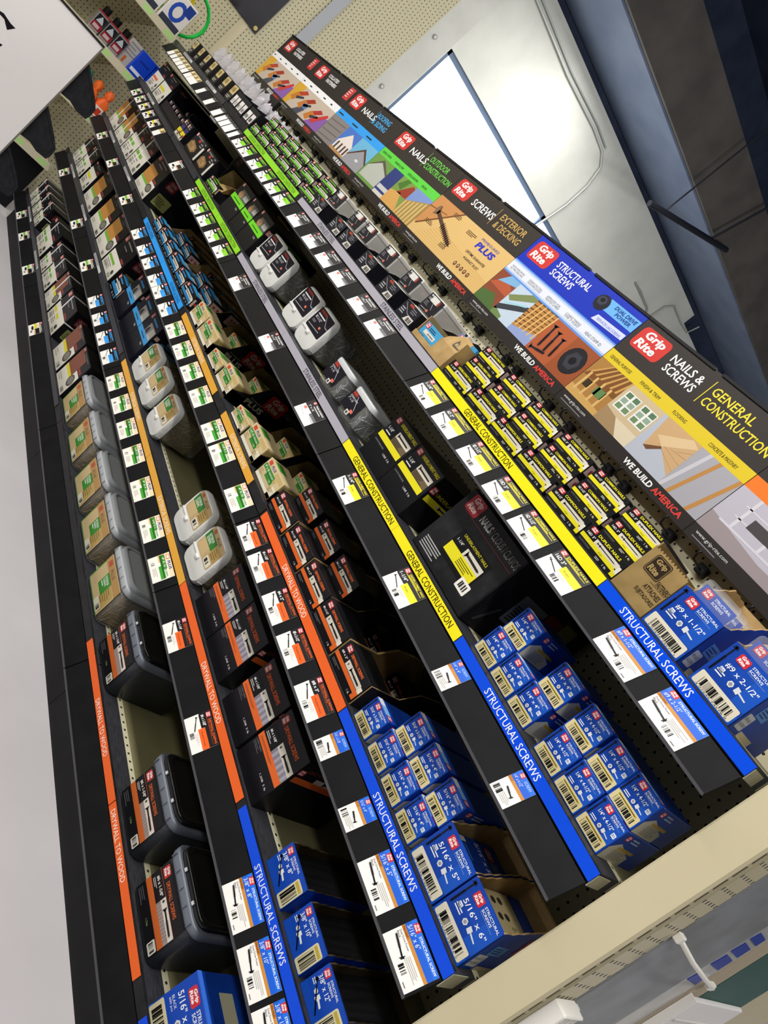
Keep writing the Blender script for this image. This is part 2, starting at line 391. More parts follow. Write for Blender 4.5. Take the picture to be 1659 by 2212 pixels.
for n in STR:
    for x1, x0, c, t, ta, tb, ink in STR[n]:
        if n == 5 and c == BLUE: x1, x0 = -.002, -.25
        b = MB(); w = x1-x0; b.box(0, w, -.0022, -.0006, .0035, .0262, P(c, .33, key='strip_'+CN[c]))
        f = F(b, (0, -.0022, 0))
        if t: f.text(t, ta-x0, .0075, tb-ta, .0148, ink, 1, .004)
        elif tb: f.rect(ta-x0, .008, tb-x0, .021, '#c9c9c9', 0); f.lines(ta-x0+.006, .009, tb-ta-.02, .011, 2, '#2a2a2c', 1)
        o = b.build('shelf_sign_strip', None, (x0, 0, ZJ[n]))
        o['category'] = 'sign strip'; o['group'] = 'sign strips along the shelf fronts'
        REG.append((o, CN[c] + (' sign strip reading ' + t.lower() if t else (' sign strip with small white lettering' if tb else ' blank sign strip')), SN[n] + ' front', x0))

# ================================================================ header sign boards
HX, HW, HY, HZ, HH = -4.929, .61, .422, 1.642, .339
def pic(f, x0, y0, x1, y1, kind, l=1):
    """small printed photographs on the header boards"""
    W = x1-x0; H = y1-y0
    def R_(a, b, c, d, col, k=0): f.rect(x0+a*W, y0+b*H, x0+c*W, y0+d*H, col, l+k)
    def G(pts, col, k=0): f.poly([(x0+a*W, y0+b*H) for a, b in pts], col, l+k)
    if kind == 'tools':
        R_(0,0,1,1,'#c9b9a8'); G([(0,1),(.22,1),(.1,.0),(0,0)], '#d8a838', 1)
        for a, b, c in ((.12,.6,'#b8432e'), (.36,.55,'#a53a2b'), (.62,.42,'#b03a36')):
            G([(a,b),(a+.16,b+.3),(a+.24,b+.22),(a+.1,b-.05)], c, 1); G([(a-.06,b-.25),(a+.03,b+.08),(a+.12,b),(a+.04,b-.35)], '#c87a35', 2); G([(a+.05,b-.1),(a+.2,b+.05),(a+.22,b-.02),(a+.08,b-.2)], '#3a3a44', 3)
        G([(.3,0),(.42,.36),(.52,.3),(.46,0)], '#474b5c', 1); f.oval(x0+.47*W, y0+.42*H, .06*W, .12*H, '#5c7fb4', l+3)
        G([(.66,0),(.86,.55),(1,.62),(1,0)], '#8d5fae', 1); G([(.72,.2),(.94,.75),(.98,.68),(.8,.12)], '#c9403f', 3)
    elif kind == 'roof':
        G([(0,0),(.36,0),(.36,1),(0,1)], '#8a8380')
        for k in range(4): G([(.02,.1+k*.22),(.34,.16+k*.22),(.34,.2+k*.22),(.02,.14+k*.22)], '#6d6664', 1)
        R_(.36,0,.66,1,'#4f78c8'); G([(.38,0),(.38,.42),(.52,.86),(.66,.5),(.66,0)], '#e6dcd4', 1)
        for a in (.41,.48,.55,.61): R_(a,.1,a+.03,.4,'#55453c',2)
        G([(.36,0),(.66,0),(.66,.08),(.36,.12)], '#b98a58', 2)
        R_(.66,0,1,1,'#6fb6da'); G([(.66,0),(.66,.35),(.84,.75),(1,.4),(1,0)], '#9a9ba0', 1); G([(.66,.3),(.84,.8),(1,.42),(1,.34),(.84,.7),(.66,.24)], '#5a3b32', 2); f.oval(x0+.86*W, y0+.3*H, .03*W, .05*H, '#d8d8d8', l+3)
    elif kind == 'outdoor':
        R_(0,0,.33,1,'#6f9a4a'); G([(.02,.1),(.02,.5),(.16,.86),(.33,.6),(.33,.1)], '#b8bcb2', 1); G([(.0,.5),(.16,.95),(.34,.62),(.34,.55),(.16,.84)], '#5e564e', 2)
        R_(.33,0,.5,1,'#33407c'); R_(.34,.2,.5,.34,'#c9c9c9',1); R_(.34,0,.5,.12,'#d4cfc6',1)
        R_(.5,0,.74,1,'#7c9a4c'); G([(.5,0),(.5,.45),(.64,.55),(.74,.1),(.74,0)], '#d6a45c', 1); G([(.58,.5),(.7,.95),(.74,.9),(.74,.5)], '#9a3f30', 1); G([(.52,.7),(.58,1),(.64,1),(.6,.6)], '#4f7a35', 1)
        R_(.74,0,1,1,'#7f97cf'); G([(.74,0),(.74,.5),(1,.9),(1,0)], '#a98a4e', 1)
        for k in range(6): G([(.75+k*.042,0),(.75+k*.042,.5+k*.06),(.77+k*.042,.54+k*.06),(.77+k*.042,0)], '#d2b878', 2)
    elif kind == 'wood':
        G([(0,0),(1,0),(1,1),(0,1)], '#dcb878')
        for k in range(9): G([(.1+.02*k,.02+k*.055),(1,.005+k*.035),(1,.012+k*.036),(.1+.02*k,.03+k*.056)], '#cfa660', 1)
        G([(0,.25),(0,1),(.34,1),(.02,.2)], '#c98f58', 1); G([(.02,.2),(.34,1),(.36,1),(.035,.18)], '#7a4d2c', 2); G([(0,.66),(.22,.74),(.22,.76),(0,.69)], '#8a5a34', 2)
    elif kind == 'struct':
        R_(0,0,.2,1,'#8a4a35'); G([(0,.55),(.1,.9),(.2,.7),(.2,.5)], '#b35a3c', 1); G([(0,0),(.0,.3),(.12,.4),(.2,.1),(.2,0)], '#4f6b3a', 2); G([(.04,.7),(.1,1),(.2,1),(.2,.85)], '#7fb0d8', 2)
        R_(.2,0,.4,1,'#bfd0e0'); G([(.2,.3),(.4,.72),(.4,.55),(.2,.12)], '#3a3f45', 1); G([(.2,.62),(.34,1),(.4,1),(.4,.9),(.24,.52)], '#7d8a58', 1); G([(.22,.44),(.38,.72),(.38,.66),(.22,.38)], '#9fd0dc', 2); G([(.2,0),(.2,.2),(.3,.1),(.3,0)], '#6f8a50', 1)
        R_(.4,0,.6,1,'#8fa0cc'); G([(.4,.15),(.4,1),(.6,1),(.6,.35)], '#b98445', 1)
        for k in range(7): G([(.4,.25+k*.12),(.6,.4+k*.1),(.6,.42+k*.1),(.4,.28+k*.12)], '#5a3820', 2)
        for k in range(5): G([(.42+k*.04,.2),(.44+k*.04,1),(.45+k*.04,1),(.43+k*.04,.2)], '#e0b878', 3)
        R_(.6,0,.8,1,'#b05c38')
        for k in range(3): f.screw(x0+(.64+k*.055)*W, y0+(.86-k*.06)*H, x0+(.66+k*.055)*W, y0+.2*H, .009, '#23212a', l+1)
        f.screw(x0+.62*W, y0+.1*H, x0+.74*W, y0+.2*H, .008, '#2b2933', l+1)
        R_(.8,0,1,1,'#9a5230'); f.oval(x0+.9*W, y0+.52*H, .078*W, .36*H, '#24242a', l+1, 18); f.oval(x0+.9*W, y0+.52*H, .052*W, .24*H, '#3b3b42', l+2, 6); f.oval(x0+.9*W, y0+.52*H, .024*W, .1*H, '#18181c', l+3, 10)
    elif kind == 'general':
        R_(0,0,.25,1,'#a97c42'); G([(0,.5),(.1,1),(.25,1),(.25,.5)], '#7c5128', 1)
        for k in range(6): G([(.02+k*.04,.62),(.1+k*.03,1),(.11+k*.03,1),(.035+k*.04,.62)], '#c99a58', 2)
        for k in range(4): R_(.03+k*.055,.12,.045+k*.055,.62,'#d8b070',2)
        G([(0,0),(0,.2),(.25,.12),(.25,0)], '#c9a05c', 1); R_(.13,.3,.2,.5,'#5f8550',2); R_(.05,.3,.09,.48,'#3c3220',2)
        R_(.25,0,.5,1,'#c9b592'); G([(.25,0),(.25,.36),(.34,.3),(.42,0)], '#a08660', 1); G([(.34,.3),(.42,0),(.5,0),(.5,.3)], '#d8cbb0', 2)
        for a, c in ((.27,.37), (.39,.49)):
            R_(a,.42,c,.86,'#e8e8e4',2)
            for q in range(2):
                for v in range(3): R_(a+.008+q*.05,.45+v*.14,a+.044+q*.05,.56+v*.14,('#6f8a62','#8fa692','#5c7a5a')[v],3)
        R_(.5,0,.75,1,'#b4b9c6'); G([(.55,.3),(.62,.5),(.75,.18),(.75,1),(.52,1)], '#c8a478', 1); G([(.56,.62),(.7,.98),(.75,.9),(.62,.5)], '#d9bd92', 2); G([(.55,.3),(.58,.27),(.63,.47),(.62,.5)], '#6d4a30', 3)
        for k in range(4): G([(.6+k*.03,.5+k*.04),(.75,.3+k*.16),(.75,.305+k*.16),(.6+k*.03,.505+k*.04)], '#a9845a', 3)
        R_(.75,0,1,1,'#a6a5ad'); G([(.8,0),(.86,1),(.88,1),(.82,0)], '#b98648', 1); G([(.92,0),(.98,1),(1,1),(.94,0)], '#b98648', 1); G([(.75,.0),(.77,.0),(.82,1),(.8,1)], '#c4c3ca', 1)
    elif kind == 'drywall':
        R_(0,0,1,1,'#bab6c2'); G([(0,0),(0,.35),(.3,.2),(1,.25),(1,0)], '#9a8f92', 1); R_(.05,.3,.95,.34,'#cfcdd6',2)
        for k in range(6): R_(.1+k*.15,.34,.115+k*.15,1,'#d2d0d8',2)
        for k in range(2): R_(.08,.52+k*.24,.95,.545+k*.24,'#d2d0d8',2)
        G([(.15,.5),(.3,.5),(.3,.7),(.15,.7)], '#4a4548', 3); G([(.45,.35),(.56,.35),(.56,.8),(.45,.8)], '#6a6468', 3)
HP = [('#f2f2f4', 'tools', 'COLLATED|FASTENERS', None, None), ('#f2f2f4', 'tools', 'COLLATED|FASTENERS', None, None), ('#3aa0ef', 'roof', 'NAILS', 'ROOFING|& SIDING', '#4fb0ea'), ('#62d24a', 'outdoor', 'NAILS', 'OUTDOOR|CONSTRUCTION', '#6fd050'), (None, 'wood', 'SCREWS', 'EXTERIOR|& DECKING', '#c9a45e'), ('#e2e8f0', 'struct', 'STRUCTURAL|SCREWS', None, None), ('#dcc32c', 'general', 'NAILS &|SCREWS', 'GENERAL|CONSTRUCTION', '#ecd93a'), ('#f07a2a', 'drywall', '', None, None)]
HN = ['collated fasteners header board with white band, leftmost at the far end', 'collated fasteners header board with white band, beside the blue roofing board', 'roofing and siding nails header board with light blue band and house photos', 'outdoor construction nails header board with green band', 'exterior and decking screws header board with large wood photo', 'bright blue structural screws header board with lumber photos', 'general construction nails and screws header board with yellow band', 'header board with orange band and grey drywall photo at the near end']
BAND = {0: ['~~~~', '~~~~~', '~~~~', '~~~~~', '~~~~'], 2: ['~~~~~~~~~~', '~~~~~~~~~~~', '~~~~~~~~~~'], 3: ['GENERAL PURPOSE', 'FRAMING & TRIM', 'DECKING & LANDSCAPING', 'FENCING'], 5: ['FASTER, EASIER DRIVING|NO PRE-DRILLING', 'EXTERIOR STRUCTURAL|WOOD APPLICATIONS', 'APPROVED FOR|TREATED LUMBER', 'COARSE THREAD|TYPE 17 POINT', 'HEAD STAMP ID'], 6: ['GENERAL PURPOSE', 'FINISH & TRIM', 'FLOORING', 'CONCRETE & MASONRY'], 7: []}
BAND[1] = BAND[0]
HK = '#37322f'
for k in range(8):
    band, kind, ti, sub, subc = HP[k]
    t = thing('header_sign_board', (HX+k*HW, HY, HZ))
    b = MB(); w = HW-.002
    b.box(0, w, 0, .004, 0, HH, P('#2b2b2c', .4)); f = F(b, (0, 0, 0), rough=.38)
    top = '#1d35b5' if k == 5 else HK
    f.rect(0, 0, w, .038, '#2e2a29', 0); f.rect(0, .038, w, HH, top, 0)
    if band:
        if k == 5: f.rect(0, .168, w, .222, '#5f93e0', 1); f.rect(0, .174, w, .217, '#b9cbe8', 2); f.rect(0, .18, w, .211, '#dfe4ee', 3)
        else: f.rect(0, .174, w, .211, band, 1)
        its = BAND[k]; n = max(1, len(its)); xx = .02
        for q, s in enumerate(its):
            ll = s.split('|'); cw = (w-.03)/n*.72; x = .018+q*(w-.02)/n
            for r, s2 in enumerate(ll): f.text(s2, x, .1855+(len(ll)-1-r)*.0085-(.002 if len(ll) > 1 else 0), min(cw, .0066*len(s2)), .0075 if len(ll) > 1 else .0105, '#2d2b26', 4)
        pic(f, 0, .038, w, .174 if k != 5 else .168, kind, 1)
    else:
        pic(f, 0, .038, w, .217, kind, 1)
        f.screw(.06, .165, .30, .09, .016, '#5b4337', 5); f.oval(.06, .165, .012, .02, '#8a6a52', 6)
        for a, c_ in ((.16,.185), (.30,.17), (.05,.10), (.24,.07)): f.lines(a, c_, .07, .018, 3, '#6b4f33', 5)
        f.text('PRIMEGUARD', .40, .188, .13, .010, '#4a4aa0', 5); f.text('PLUS', .40, .155, .128, .026, '#2f35b8', 5, .04, slant=.15)
        f.text('LIFETIME GUARANTEE', .387, .122, .145, .010, '#3b2f22', 5, .01); f.text('AGAINST RUST', .405, .1, .115, .010, '#3b2f22', 5, .01)
        for q in range(5): f.oval(.40+q*.026, .068, .009, .009, '#6a4330', 5); f.oval(.40+q*.026, .069, .004, .004, '#c9a87c', 6)
    f.logo(.018 if k > 1 else .05, .247, .125, .072, 2, '#cc3a35', '#f3efee')
    ll = ti.split('|')
    if len(ll) == 2 and k > 1: f.text(ll[0], .168, .282, .19 if k == 5 else .13, .025, '#f4f4f4', 3, .014); f.text(ll[1], .172, .251, .125, .025, '#f4f4f4', 3, .014)
    elif k < 2: f.text(ll[0], .215, .285, .15, .02, '#e8e8e8', 3, .03); f.text(ll[1], .23, .258, .15, .02, '#e8e8e8', 3, .03); f.rr(.52, .25, .59, .32, .004, '#c24440', 3); f.lines(.526, .262, .05, .05, 4, '#e7c0bd', 4)
    elif ti: f.text(ti, .18, .258, .165, .03, '#f4f4f4', 3, .014)
    if sub:
        f.rect(.345 if k == 4 or k == 7 else .325, .243, .3475 if k == 4 or k == 7 else .3275, .318, subc, 3)
        ss = sub.split('|'); xs = .375 if k in (4, 7) else (.34 if k != 3 else .35)
        f.text(ss[0], xs, .283, .022*len(ss[0]) if k != 3 else .17, .026, subc, 3, .012); f.text(ss[1], xs, .248, .0205*len(ss[1]), .026, subc, 3, .012)
    if k == 5:
        f.poly([(.44,.272),(.606,.272),(.606,.313),(.455,.313)], '#6cb0ea', 2); f.text('DUAL DRIVE', .49, .294, .105, .013, '#173a8c', 4, .03, slant=.15); f.text('POWER', .51, .279, .075, .012, '#173a8c', 4, .03, slant=.15)
        f.poly([(.455,.232),(.605,.238),(.605,.258),(.465,.254)], '#cfd6f2', 3); f.text('REPLACES LAG SCREWS', .475, .239, .118, .009, '#3a49c0', 4)
        f.oval(.435, .287, .032, .027, '#20222c', 4, 16); f.oval(.43, .292, .022, .016, '#3a3e4c', 5, 6); f.oval(.43, .294, .01, .007, '#14151b', 6)
    f.text('WE BUILD', .335, .011, .12, .017, '#f0f0f0', 2, .03); f.text('AMERICA', .462, .011, .115, .017, '#d8433c', 2, .03)
    f.text('www.grip-rite.com', .022, .017, .112, .011, '#d9d9d9', 2); f.lines(.022, .008, .11, .005, 1, '#8d8986', 2)
    b.build('board', t)
    b = MB()
    for a, c_ in ((0, .29), (.32, w)): b.box(a, c_, -.004, .008, HH-.004, HH+.004, P('#1b1b1d', .35))
    b.build('top_channel', t)
    b = MB()
    for a in (.1, .5): b.box(a-.01, a+.01, .004, YB-HY+.0002, .12, .14, P('#3a3a3c', .4)); 
    b.build('stand_off', t)
    tag(t, HN[k], 'sign board', 'header boards above the shelves')
# black peg hooks in pairs below the header
def mk_hook():
    t = thing('peg_hook'); m = P('#17171a', .35)
    b = MB(); b.tube([(0, .066, 0), (0, .02, -.004), (0, -.01, -.002), (0, -.018, .012), (0, -.012, .022)], .0028, m, 6); b.build('prong', t)
    b = MB(); b.box(-.014, .014, .045, .0702, -.014, .012, m, .003); b.build('clip', t); return t
for x in (-.566, -.693, -.889, -.965, -1.167, -1.286, -1.486, -1.556, -1.757, -1.852, -2.06, -2.153, -2.348, -2.449, -2.649, -2.747, -2.956, -3.06, -3.222, -3.319, -3.53, -3.62, -3.841, -3.945, -4.138, -4.208, -.39):
    place('hook', mk_hook, (x, .40, 1.617), 'black peg hook in the row below the header boards', 'hook', 'black peg hooks')
# ================================================================ price tags on the rails
TV = Vector((0, .0286, .059)).normalized()      # up along the tilted price rail
TH = .0625
def mk_tag(kind, txt, w):
    b = MB(); W = '#efece6'
    o = Vector((0, 0, 0)); u = Vector((1, 0, 0)); n = u.cross(TV)
    a = [o, u*w, u*w+TV*TH, TV*TH]; q = [p+n*.0008 for p in a]
    b.mesh(a+q, [(3,2,1,0), (4,5,6,7), (0,1,5,4), (1,2,6,5), (2,3,7,6), (3,0,4,7)], P(W, .35))
    f = F(b, n*.0008, u, TV, .33); h = TH; L = txt.split('|')
    if kind in ('st', 's2'):
        f.rect(0, h*.66, w, h, '#1f5fd0', 0); f.rect(0, h*.84, w, h, '#2a6edb', 1); f.rect(w*.25, h*.56, w, h*.66, '#c98a3c', 0); f.rect(0, h*.56, w*.25, h*.66, '#b97425', 0)
        if kind == 'st':
            f.text('Hex Head', w*.03, h*.585, w*.19, h*.055, '#5a2f0a', 1); f.text(L[0], w*.05, h*.70, w*.42, h*.13, '#dfe8f6', 2, .0)
            f.logo(w*.07, h*.85, w*.17, h*.16, 2); f.text('STRUCTURAL SCREW', w*.30, h*.875, w*.66, h*.075, '#e6edf8', 2, .02)
            f.text('Dual Drive Power', w*.05, h*.47, w*.38, h*.06, '#3b3b3f', 1); f.text('Black', w*.05, h*.39, w*.12, h*.06, '#3b3b3f', 1)
            f.screw(w*.5, h*.28, w*.06, h*.36, .0032, '#17171c', 2, 'hex'); f.bars(w*.55, h*.1, w*.2, h*.16, 1); f.lines(w*.5, h*.3, w*.45, h*.2, 4, '#b9b5b0', 1); f.text('~', w*.82, h*.05, w*.1, h*.05, '#77757a', 1)
        else:
            f.text(L[0], w*.06, h*.71, w*.5, h*.1, '#cfe0f6', 2); f.logo(w*.12, h*.86, w*.2, h*.14, 2); f.text('SCREW', w*.45, h*.87, w*.4, h*.08, '#bdd4f3', 2)
            f.screw(w*.78, h*.35, w*.3, h*.42, .0028, '#17171c', 2, 'hex'); f.bars(w*.08, h*.06, w*.35, h*.2, 1, n=14); f.lines(w*.45, h*.08, w*.5, h*.2, 4, '#b9b5b0', 1)
    elif kind in ('or', 'ye', 'gr', 'bl'):
        c = {'or': '#ea6326', 'ye': '#efdf22', 'gr': '#86cf33', 'bl': '#3d9be6'}[kind]
        f.rect(0, h*.56, w, h, '#1f1e1f', 0); f.rect(w*.42, h*.42, w, h*.68, c, 1); f.rr(w*.02, h*.55, w*.42, h*.8, .003, '#151416', 2); f.rect(w*.08, h*.815, w*.95, h*.83, c if kind != 'or' else '#8a3a1a', 1)
        ttl = {'or': 'DRYWALL SCREWS', 'ye': L[-1], 'gr': '~', 'bl': '~'}[kind]
        f.logo(w*.04, h*.82, w*.15, h*.17, 2); f.text(ttl, w*.24, h*.885, w*.72, h*.08, c, 2, .02); f.text('COARSE THREAD, SHARP POINT' if kind == 'or' else '~', w*.24, h*.835, w*.5, h*.04, c, 2, .0)
        sz = L[0] or '~~~~'
        f.text(sz, w*.06, h*.62, min(w*.32, .0052*len(sz)), h*.13, '#f2f2f2', 3, .015); f.text('Phosphate Coated' if kind == 'or' else 'Bright', w*.5, h*.5, w*.4 if kind == 'or' else w*.18, h*.07, '#4d2208' if kind == 'or' else '#6a640e', 2)
        f.screw(w*.07, h*.46, w*.46, h*.28, .0022, '#222226', 2, 'duplex' if 'DUPLEX' in txt else 'flat', kind == 'or'); f.bars(w*.45, h*.08, w*.2, h*.16, 1); f.lines(w*.5, h*.26, w*.35, h*.12, 3, '#cbc7c2', 1)
    elif kind == 'ex':
        f.rect(0, 0, w, h, '#f0ece2', 0); f.rect(0, h*.45, w*.3, h*.78, '#dcc08c', 1); f.rect(w*.03, h*.52, w*.62, h*.76, '#3f8a34', 2); f.rect(w*.03, h*.52, w*.95, h*.62, '#3f8a34', 2); f.rect(w*.45, h*.40, w*.97, h*.60, '#43a136', 2)
        f.rect(0, h*.80, w, h, '#ead7b4', 1); f.rr(w*.08, h*.82, w*.26, h*.98, .002, '#c6443e', 2); f.rr(w*.10, h*.84, w*.24, h*.96, .002, '#f2dcc8', 3); f.text('PLUS', w*.34, h*.83, w*.34, h*.13, '#34379b', 2, .03, slant=.12)
        f.text(L[0], w*.14, h*.63, w*.4, h*.1, '#e8f3e2', 3, .02); f.text('EXTERIOR SCREWS', w*.42, h*.65, w*.5, h*.08, '#49a03c', 3, .02); f.bars(w*.22, h*.1, w*.14, h*.16, 1); f.lines(w*.45, h*.1, w*.4, h*.2, 3, '#bdb7aa', 2)
    elif kind == 'ss':
        f.rect(0, h*.55, w, h, '#2b2a2d', 0); f.rect(w*.55, h*.42, w, h*.55, '#6a6a6f', 0); f.rect(w*.7, h*.34, w, h*.44, '#c2c2c4', 0)
        f.text(L[0], w*.16, h*.62, w*.34, h*.1, '#e8e8e8', 2, .01); f.logo(w*.14, h*.84, w*.12, h*.14, 2); f.text('TRIM SCREWS', w*.32, h*.86, w*.6, h*.08, '#efefef', 2, .02); f.text('~', w*.32, h*.75, w*.5, h*.07, '#cfcfcf', 2, .0)
        f.rr(w*.12, h*.4, w*.26, h*.52, .002, '#d77a70', 2); f.screw(w*.08, h*.3, w*.52, h*.22, .0012, '#b8b6b2', 2, 'flat', False)
    elif kind == 'wh':
        f.rect(0, h*.72, w, h, '#2b2a2d', 0); f.rect(0, h*.72, w, h*.8, '#d9d5cf', 1); f.lines(w*.15, h*.76, w*.7, h*.18, 3, '#6e6e78', 2)
    elif kind == 'go':
        f.rect(w*.0, h*.6, w, h, '#c2ac76', 0); f.oval(w*.4, h*.8, w*.28, h*.12, '#e6d49a', 1); f.rect(w*.55, h*.62, w*.95, h*.9, '#7d6a40', 1)
    else:
        c = {'yw': '#d8cf1e', 'gw': '#79b743', 'wb': '#e4e0da'}[kind]
        f.rect(0, h*.42, w, h*.6, c, 0); f.rect(w*.5, h*.42, w, h*.75, '#1c1b1d', 1); f.rect(0, h*.8, w, h, '#262527', 0); f.rect(w*.1, h*.62, w*.46, h*.8, '#e0d2be', 1)
        f.rect(w*.04, h*.82, w*.2, h*.98, '#dd8f8a', 1); f.rect(w*.24, h*.84, w*.9, h*.9, '#c9c7c2', 1); f.oval(w*.35, h*.28, w*.2, h*.09, '#2d2b2a', 1); f.bars(w*.55, h*.1, w*.22, h*.14, 1, n=10); f.rect(w*.6, h*.36, w*.95, h*.46, '#d9b27a', 2)
    return b.build('price_tag')
TAGS = {1: [('st', '#9 x 1-1/2"', -0.315, 0.099), ('st', '#9 x 2-1/2"', -0.176, 0.095), ('ye', '16D 3"|DUPLEX NAILS', -0.523, 0.098), ('ye', '16D 3-1/2"|COMMON NAILS', -0.645, 0.1), ('ye', '10D 3"|COMMON NAILS', -0.763, 0.107), ('ye', '8D 2-1/2"|COMMON NAILS', -0.895, 0.09), ('ye', '6D 2"|COMMON NAILS', -1.036, 0.097), ('ye', '1-1/4"|UNDERLAYMENT NAILS', -1.167, 0.101), ('ss', '2-1/4 x 7', -1.513, 0.093), ('ss', '1-5/8 x 7', -1.657, 0.104), ('ss', '2-1/4 x 7', -1.837, 0.101), ('ss', '1-5/8 x 7', -1.975, 0.106), ('ss', '8D 2-1/2"', -2.123, 0.105), ('ss', '6D 2"', -2.304, 0.117), ('gr', '', -2.494, 0.099), ('gr', '', -2.619, 0.093), ('gr', '', -2.748, 0.095), ('gr', '', -2.888, 0.095), ('gr', '', -3.039, 0.097), ('gr', '', -3.156, 0.105), ('wh', '', -3.246, 0.047), ('wh', '', -3.347, 0.075), ('wh', '', -3.416, 0.058), ('wh', '', -3.483, 0.055), ('wh', '', -3.585, 0.07), ('wh', '', -3.757, 0.061), ('wh', '', -3.944, 0.052), ('go', '', -4.121, 0.072), ('go', '', -4.188, 0.073), ('go', '', -4.26, 0.075), ('go', '', -4.352, 0.077), ('go', '', -4.429, 0.079), ('go', '', -4.508, 0.081), ('go', '', -4.583, 0.083), ('go', '', -4.666, 0.085), ('go', '', -4.751, 0.088)],
 2: [('s2', '1/4" x 4-1/2"', -0.21, 0.046), ('s2', '1/4" x 4"', -0.465, 0.052), ('ye', '1-1/4"|UNDERLAYMENT NAILS', -0.735, 0.098), ('ye', '1-1/4"|UNDERLAYMENT NAILS', -1.087, 0.106), ('ss', '3" x 10', -1.426, 0.101), ('ss', '8D 2-1/2"', -1.83, 0.105), ('ss', '6D 2"', -2.254, 0.113), ('gr', '', -2.527, 0.097), ('gr', '', -2.672, 0.108), ('gr', '', -2.826, 0.104), ('gr', '', -2.954, 0.095), ('gr', '', -3.121, 0.093), ('wb', '', -3.472, 0.112), ('go', '', -3.958, 0.066), ('yw', '', -4.117, 0.1), ('yw', '', -4.279, 0.1), ('yw', '', -4.423, 0.1), ('gw', '', -4.567, 0.104), ('gw', '', -4.712, 0.121)],
 3: [('st', '5/16" x 6"', -0.105, 0.101), ('st', '5/16" x 5"', -0.235, 0.1), ('s2', '5/16" x 4"', -0.346, 0.049), ('s2', '5/16" x 3-1/8"', -0.504, 0.054), ('or', '#8 x 3"', -0.648, 0.096), ('or', '#8 x 2-1/2"', -0.795, 0.099), ('or', '#6 x 2"', -0.927, 0.097), ('or', '#6 x 1-5/8"', -1.071, 0.099), ('or', '#6 x 1-1/4"', -1.189, 0.103), ('ex', '4" X 10', -1.345, 0.099), ('ex', '3-1/2" X 10', -1.555, 0.113), ('ex', '3" X 9', -1.669, 0.1), ('ex', '2-1/2" X 9', -1.866, 0.103), ('ex', '2" X 8', -2.02, 0.102), ('ex', '1-5/8" X 8', -2.167, 0.109), ('ex', '1-1/4" X 8', -2.316, 0.108), ('bl', '', -2.482, 0.1), ('bl', '', -2.63, 0.096), ('bl', '', -2.733, 0.088), ('bl', '', -2.895, 0.098), ('bl', '', -3.026, 0.096), ('bl', '', -3.201, 0.103), ('gw', '', -3.605, 0.107), ('gw', '', -4.128, 0.09), ('gw', '', -4.588, 0.118)],
 4: [('st', '3/8" x 12"', -0.124, 0.097), ('st', '3/8" x 10"', -0.236, 0.098), ('st', '3/8" x 8"', -0.363, 0.1), ('or', '#6 x 1-5/8"', -0.772, 0.101), ('or', '#6 x 1-1/4"', -1.077, 0.098), ('ex', '4" X 10', -1.331, 0.092), ('ex', '3-1/2" X 10', -1.498, 0.094), ('ex', '3" X 9', -1.69, 0.102), ('ex', '2-1/2" X 9', -1.87, 0.107), ('ex', '2" X 8', -2.026, 0.103), ('ex', '1-5/8" X 8', -2.181, 0.107), ('ex', '1-1/4" X 8', -2.331, 0.1), ('bl', '', -2.522, 0.099), ('bl', '', -2.67, 0.104), ('bl', '', -2.829, 0.107), ('bl', '', -2.987, 0.105), ('gw', '', -3.35, 0.102), ('gw', '', -3.842, 0.103), ('gw', '', -4.665, 0.181)],
 5: [('yw', '', -3.226, 0.112), ('gw', '', -3.86, 0.105), ('gw', '', -4.29, 0.101), ('gw', '', -4.598, 0.095)]}
TN = {'st': 'white and blue price tag {}', 's2': 'small blue and white price tag {}', 'or': 'white, black and orange price tag {}', 'ye': 'white, black and yellow price tag {}', 'gr': 'white, black and lime green price tag', 'bl': 'white, black and blue price tag', 'ex': 'cream and green exterior screw price tag {}', 'ss': 'white and charcoal stainless price tag {}', 'wh': 'plain white price tag with thin black top', 'go': 'white price tag with gold picture', 'yw': 'white price tag with yellow band', 'gw': 'white price tag with green band', 'wb': 'white price tag with black top and grey picture'}
for n in TAGS:
    for kind, txt, x, w in TAGS[n]:
        w = {'s2': .05, 'wh': w, 'go': .066}.get(kind, .0985)
        if n == 4 and x < -4.6: x, w = -4.6, .1
        w = round(w, 3)
        base = Vector((x, -.0286, ZJ[n]-.059)) + TV*.0012 + Vector((1,0,0)).cross(TV)*.0004
        place(('tag', kind, txt, w), lambda: mk_tag(kind, txt, w), base, TN[kind].format(txt.replace('|', ' ').lower()).replace('""', '"'), 'price tag', 'price tags on the shelf rails', SN[n] + ' rail')
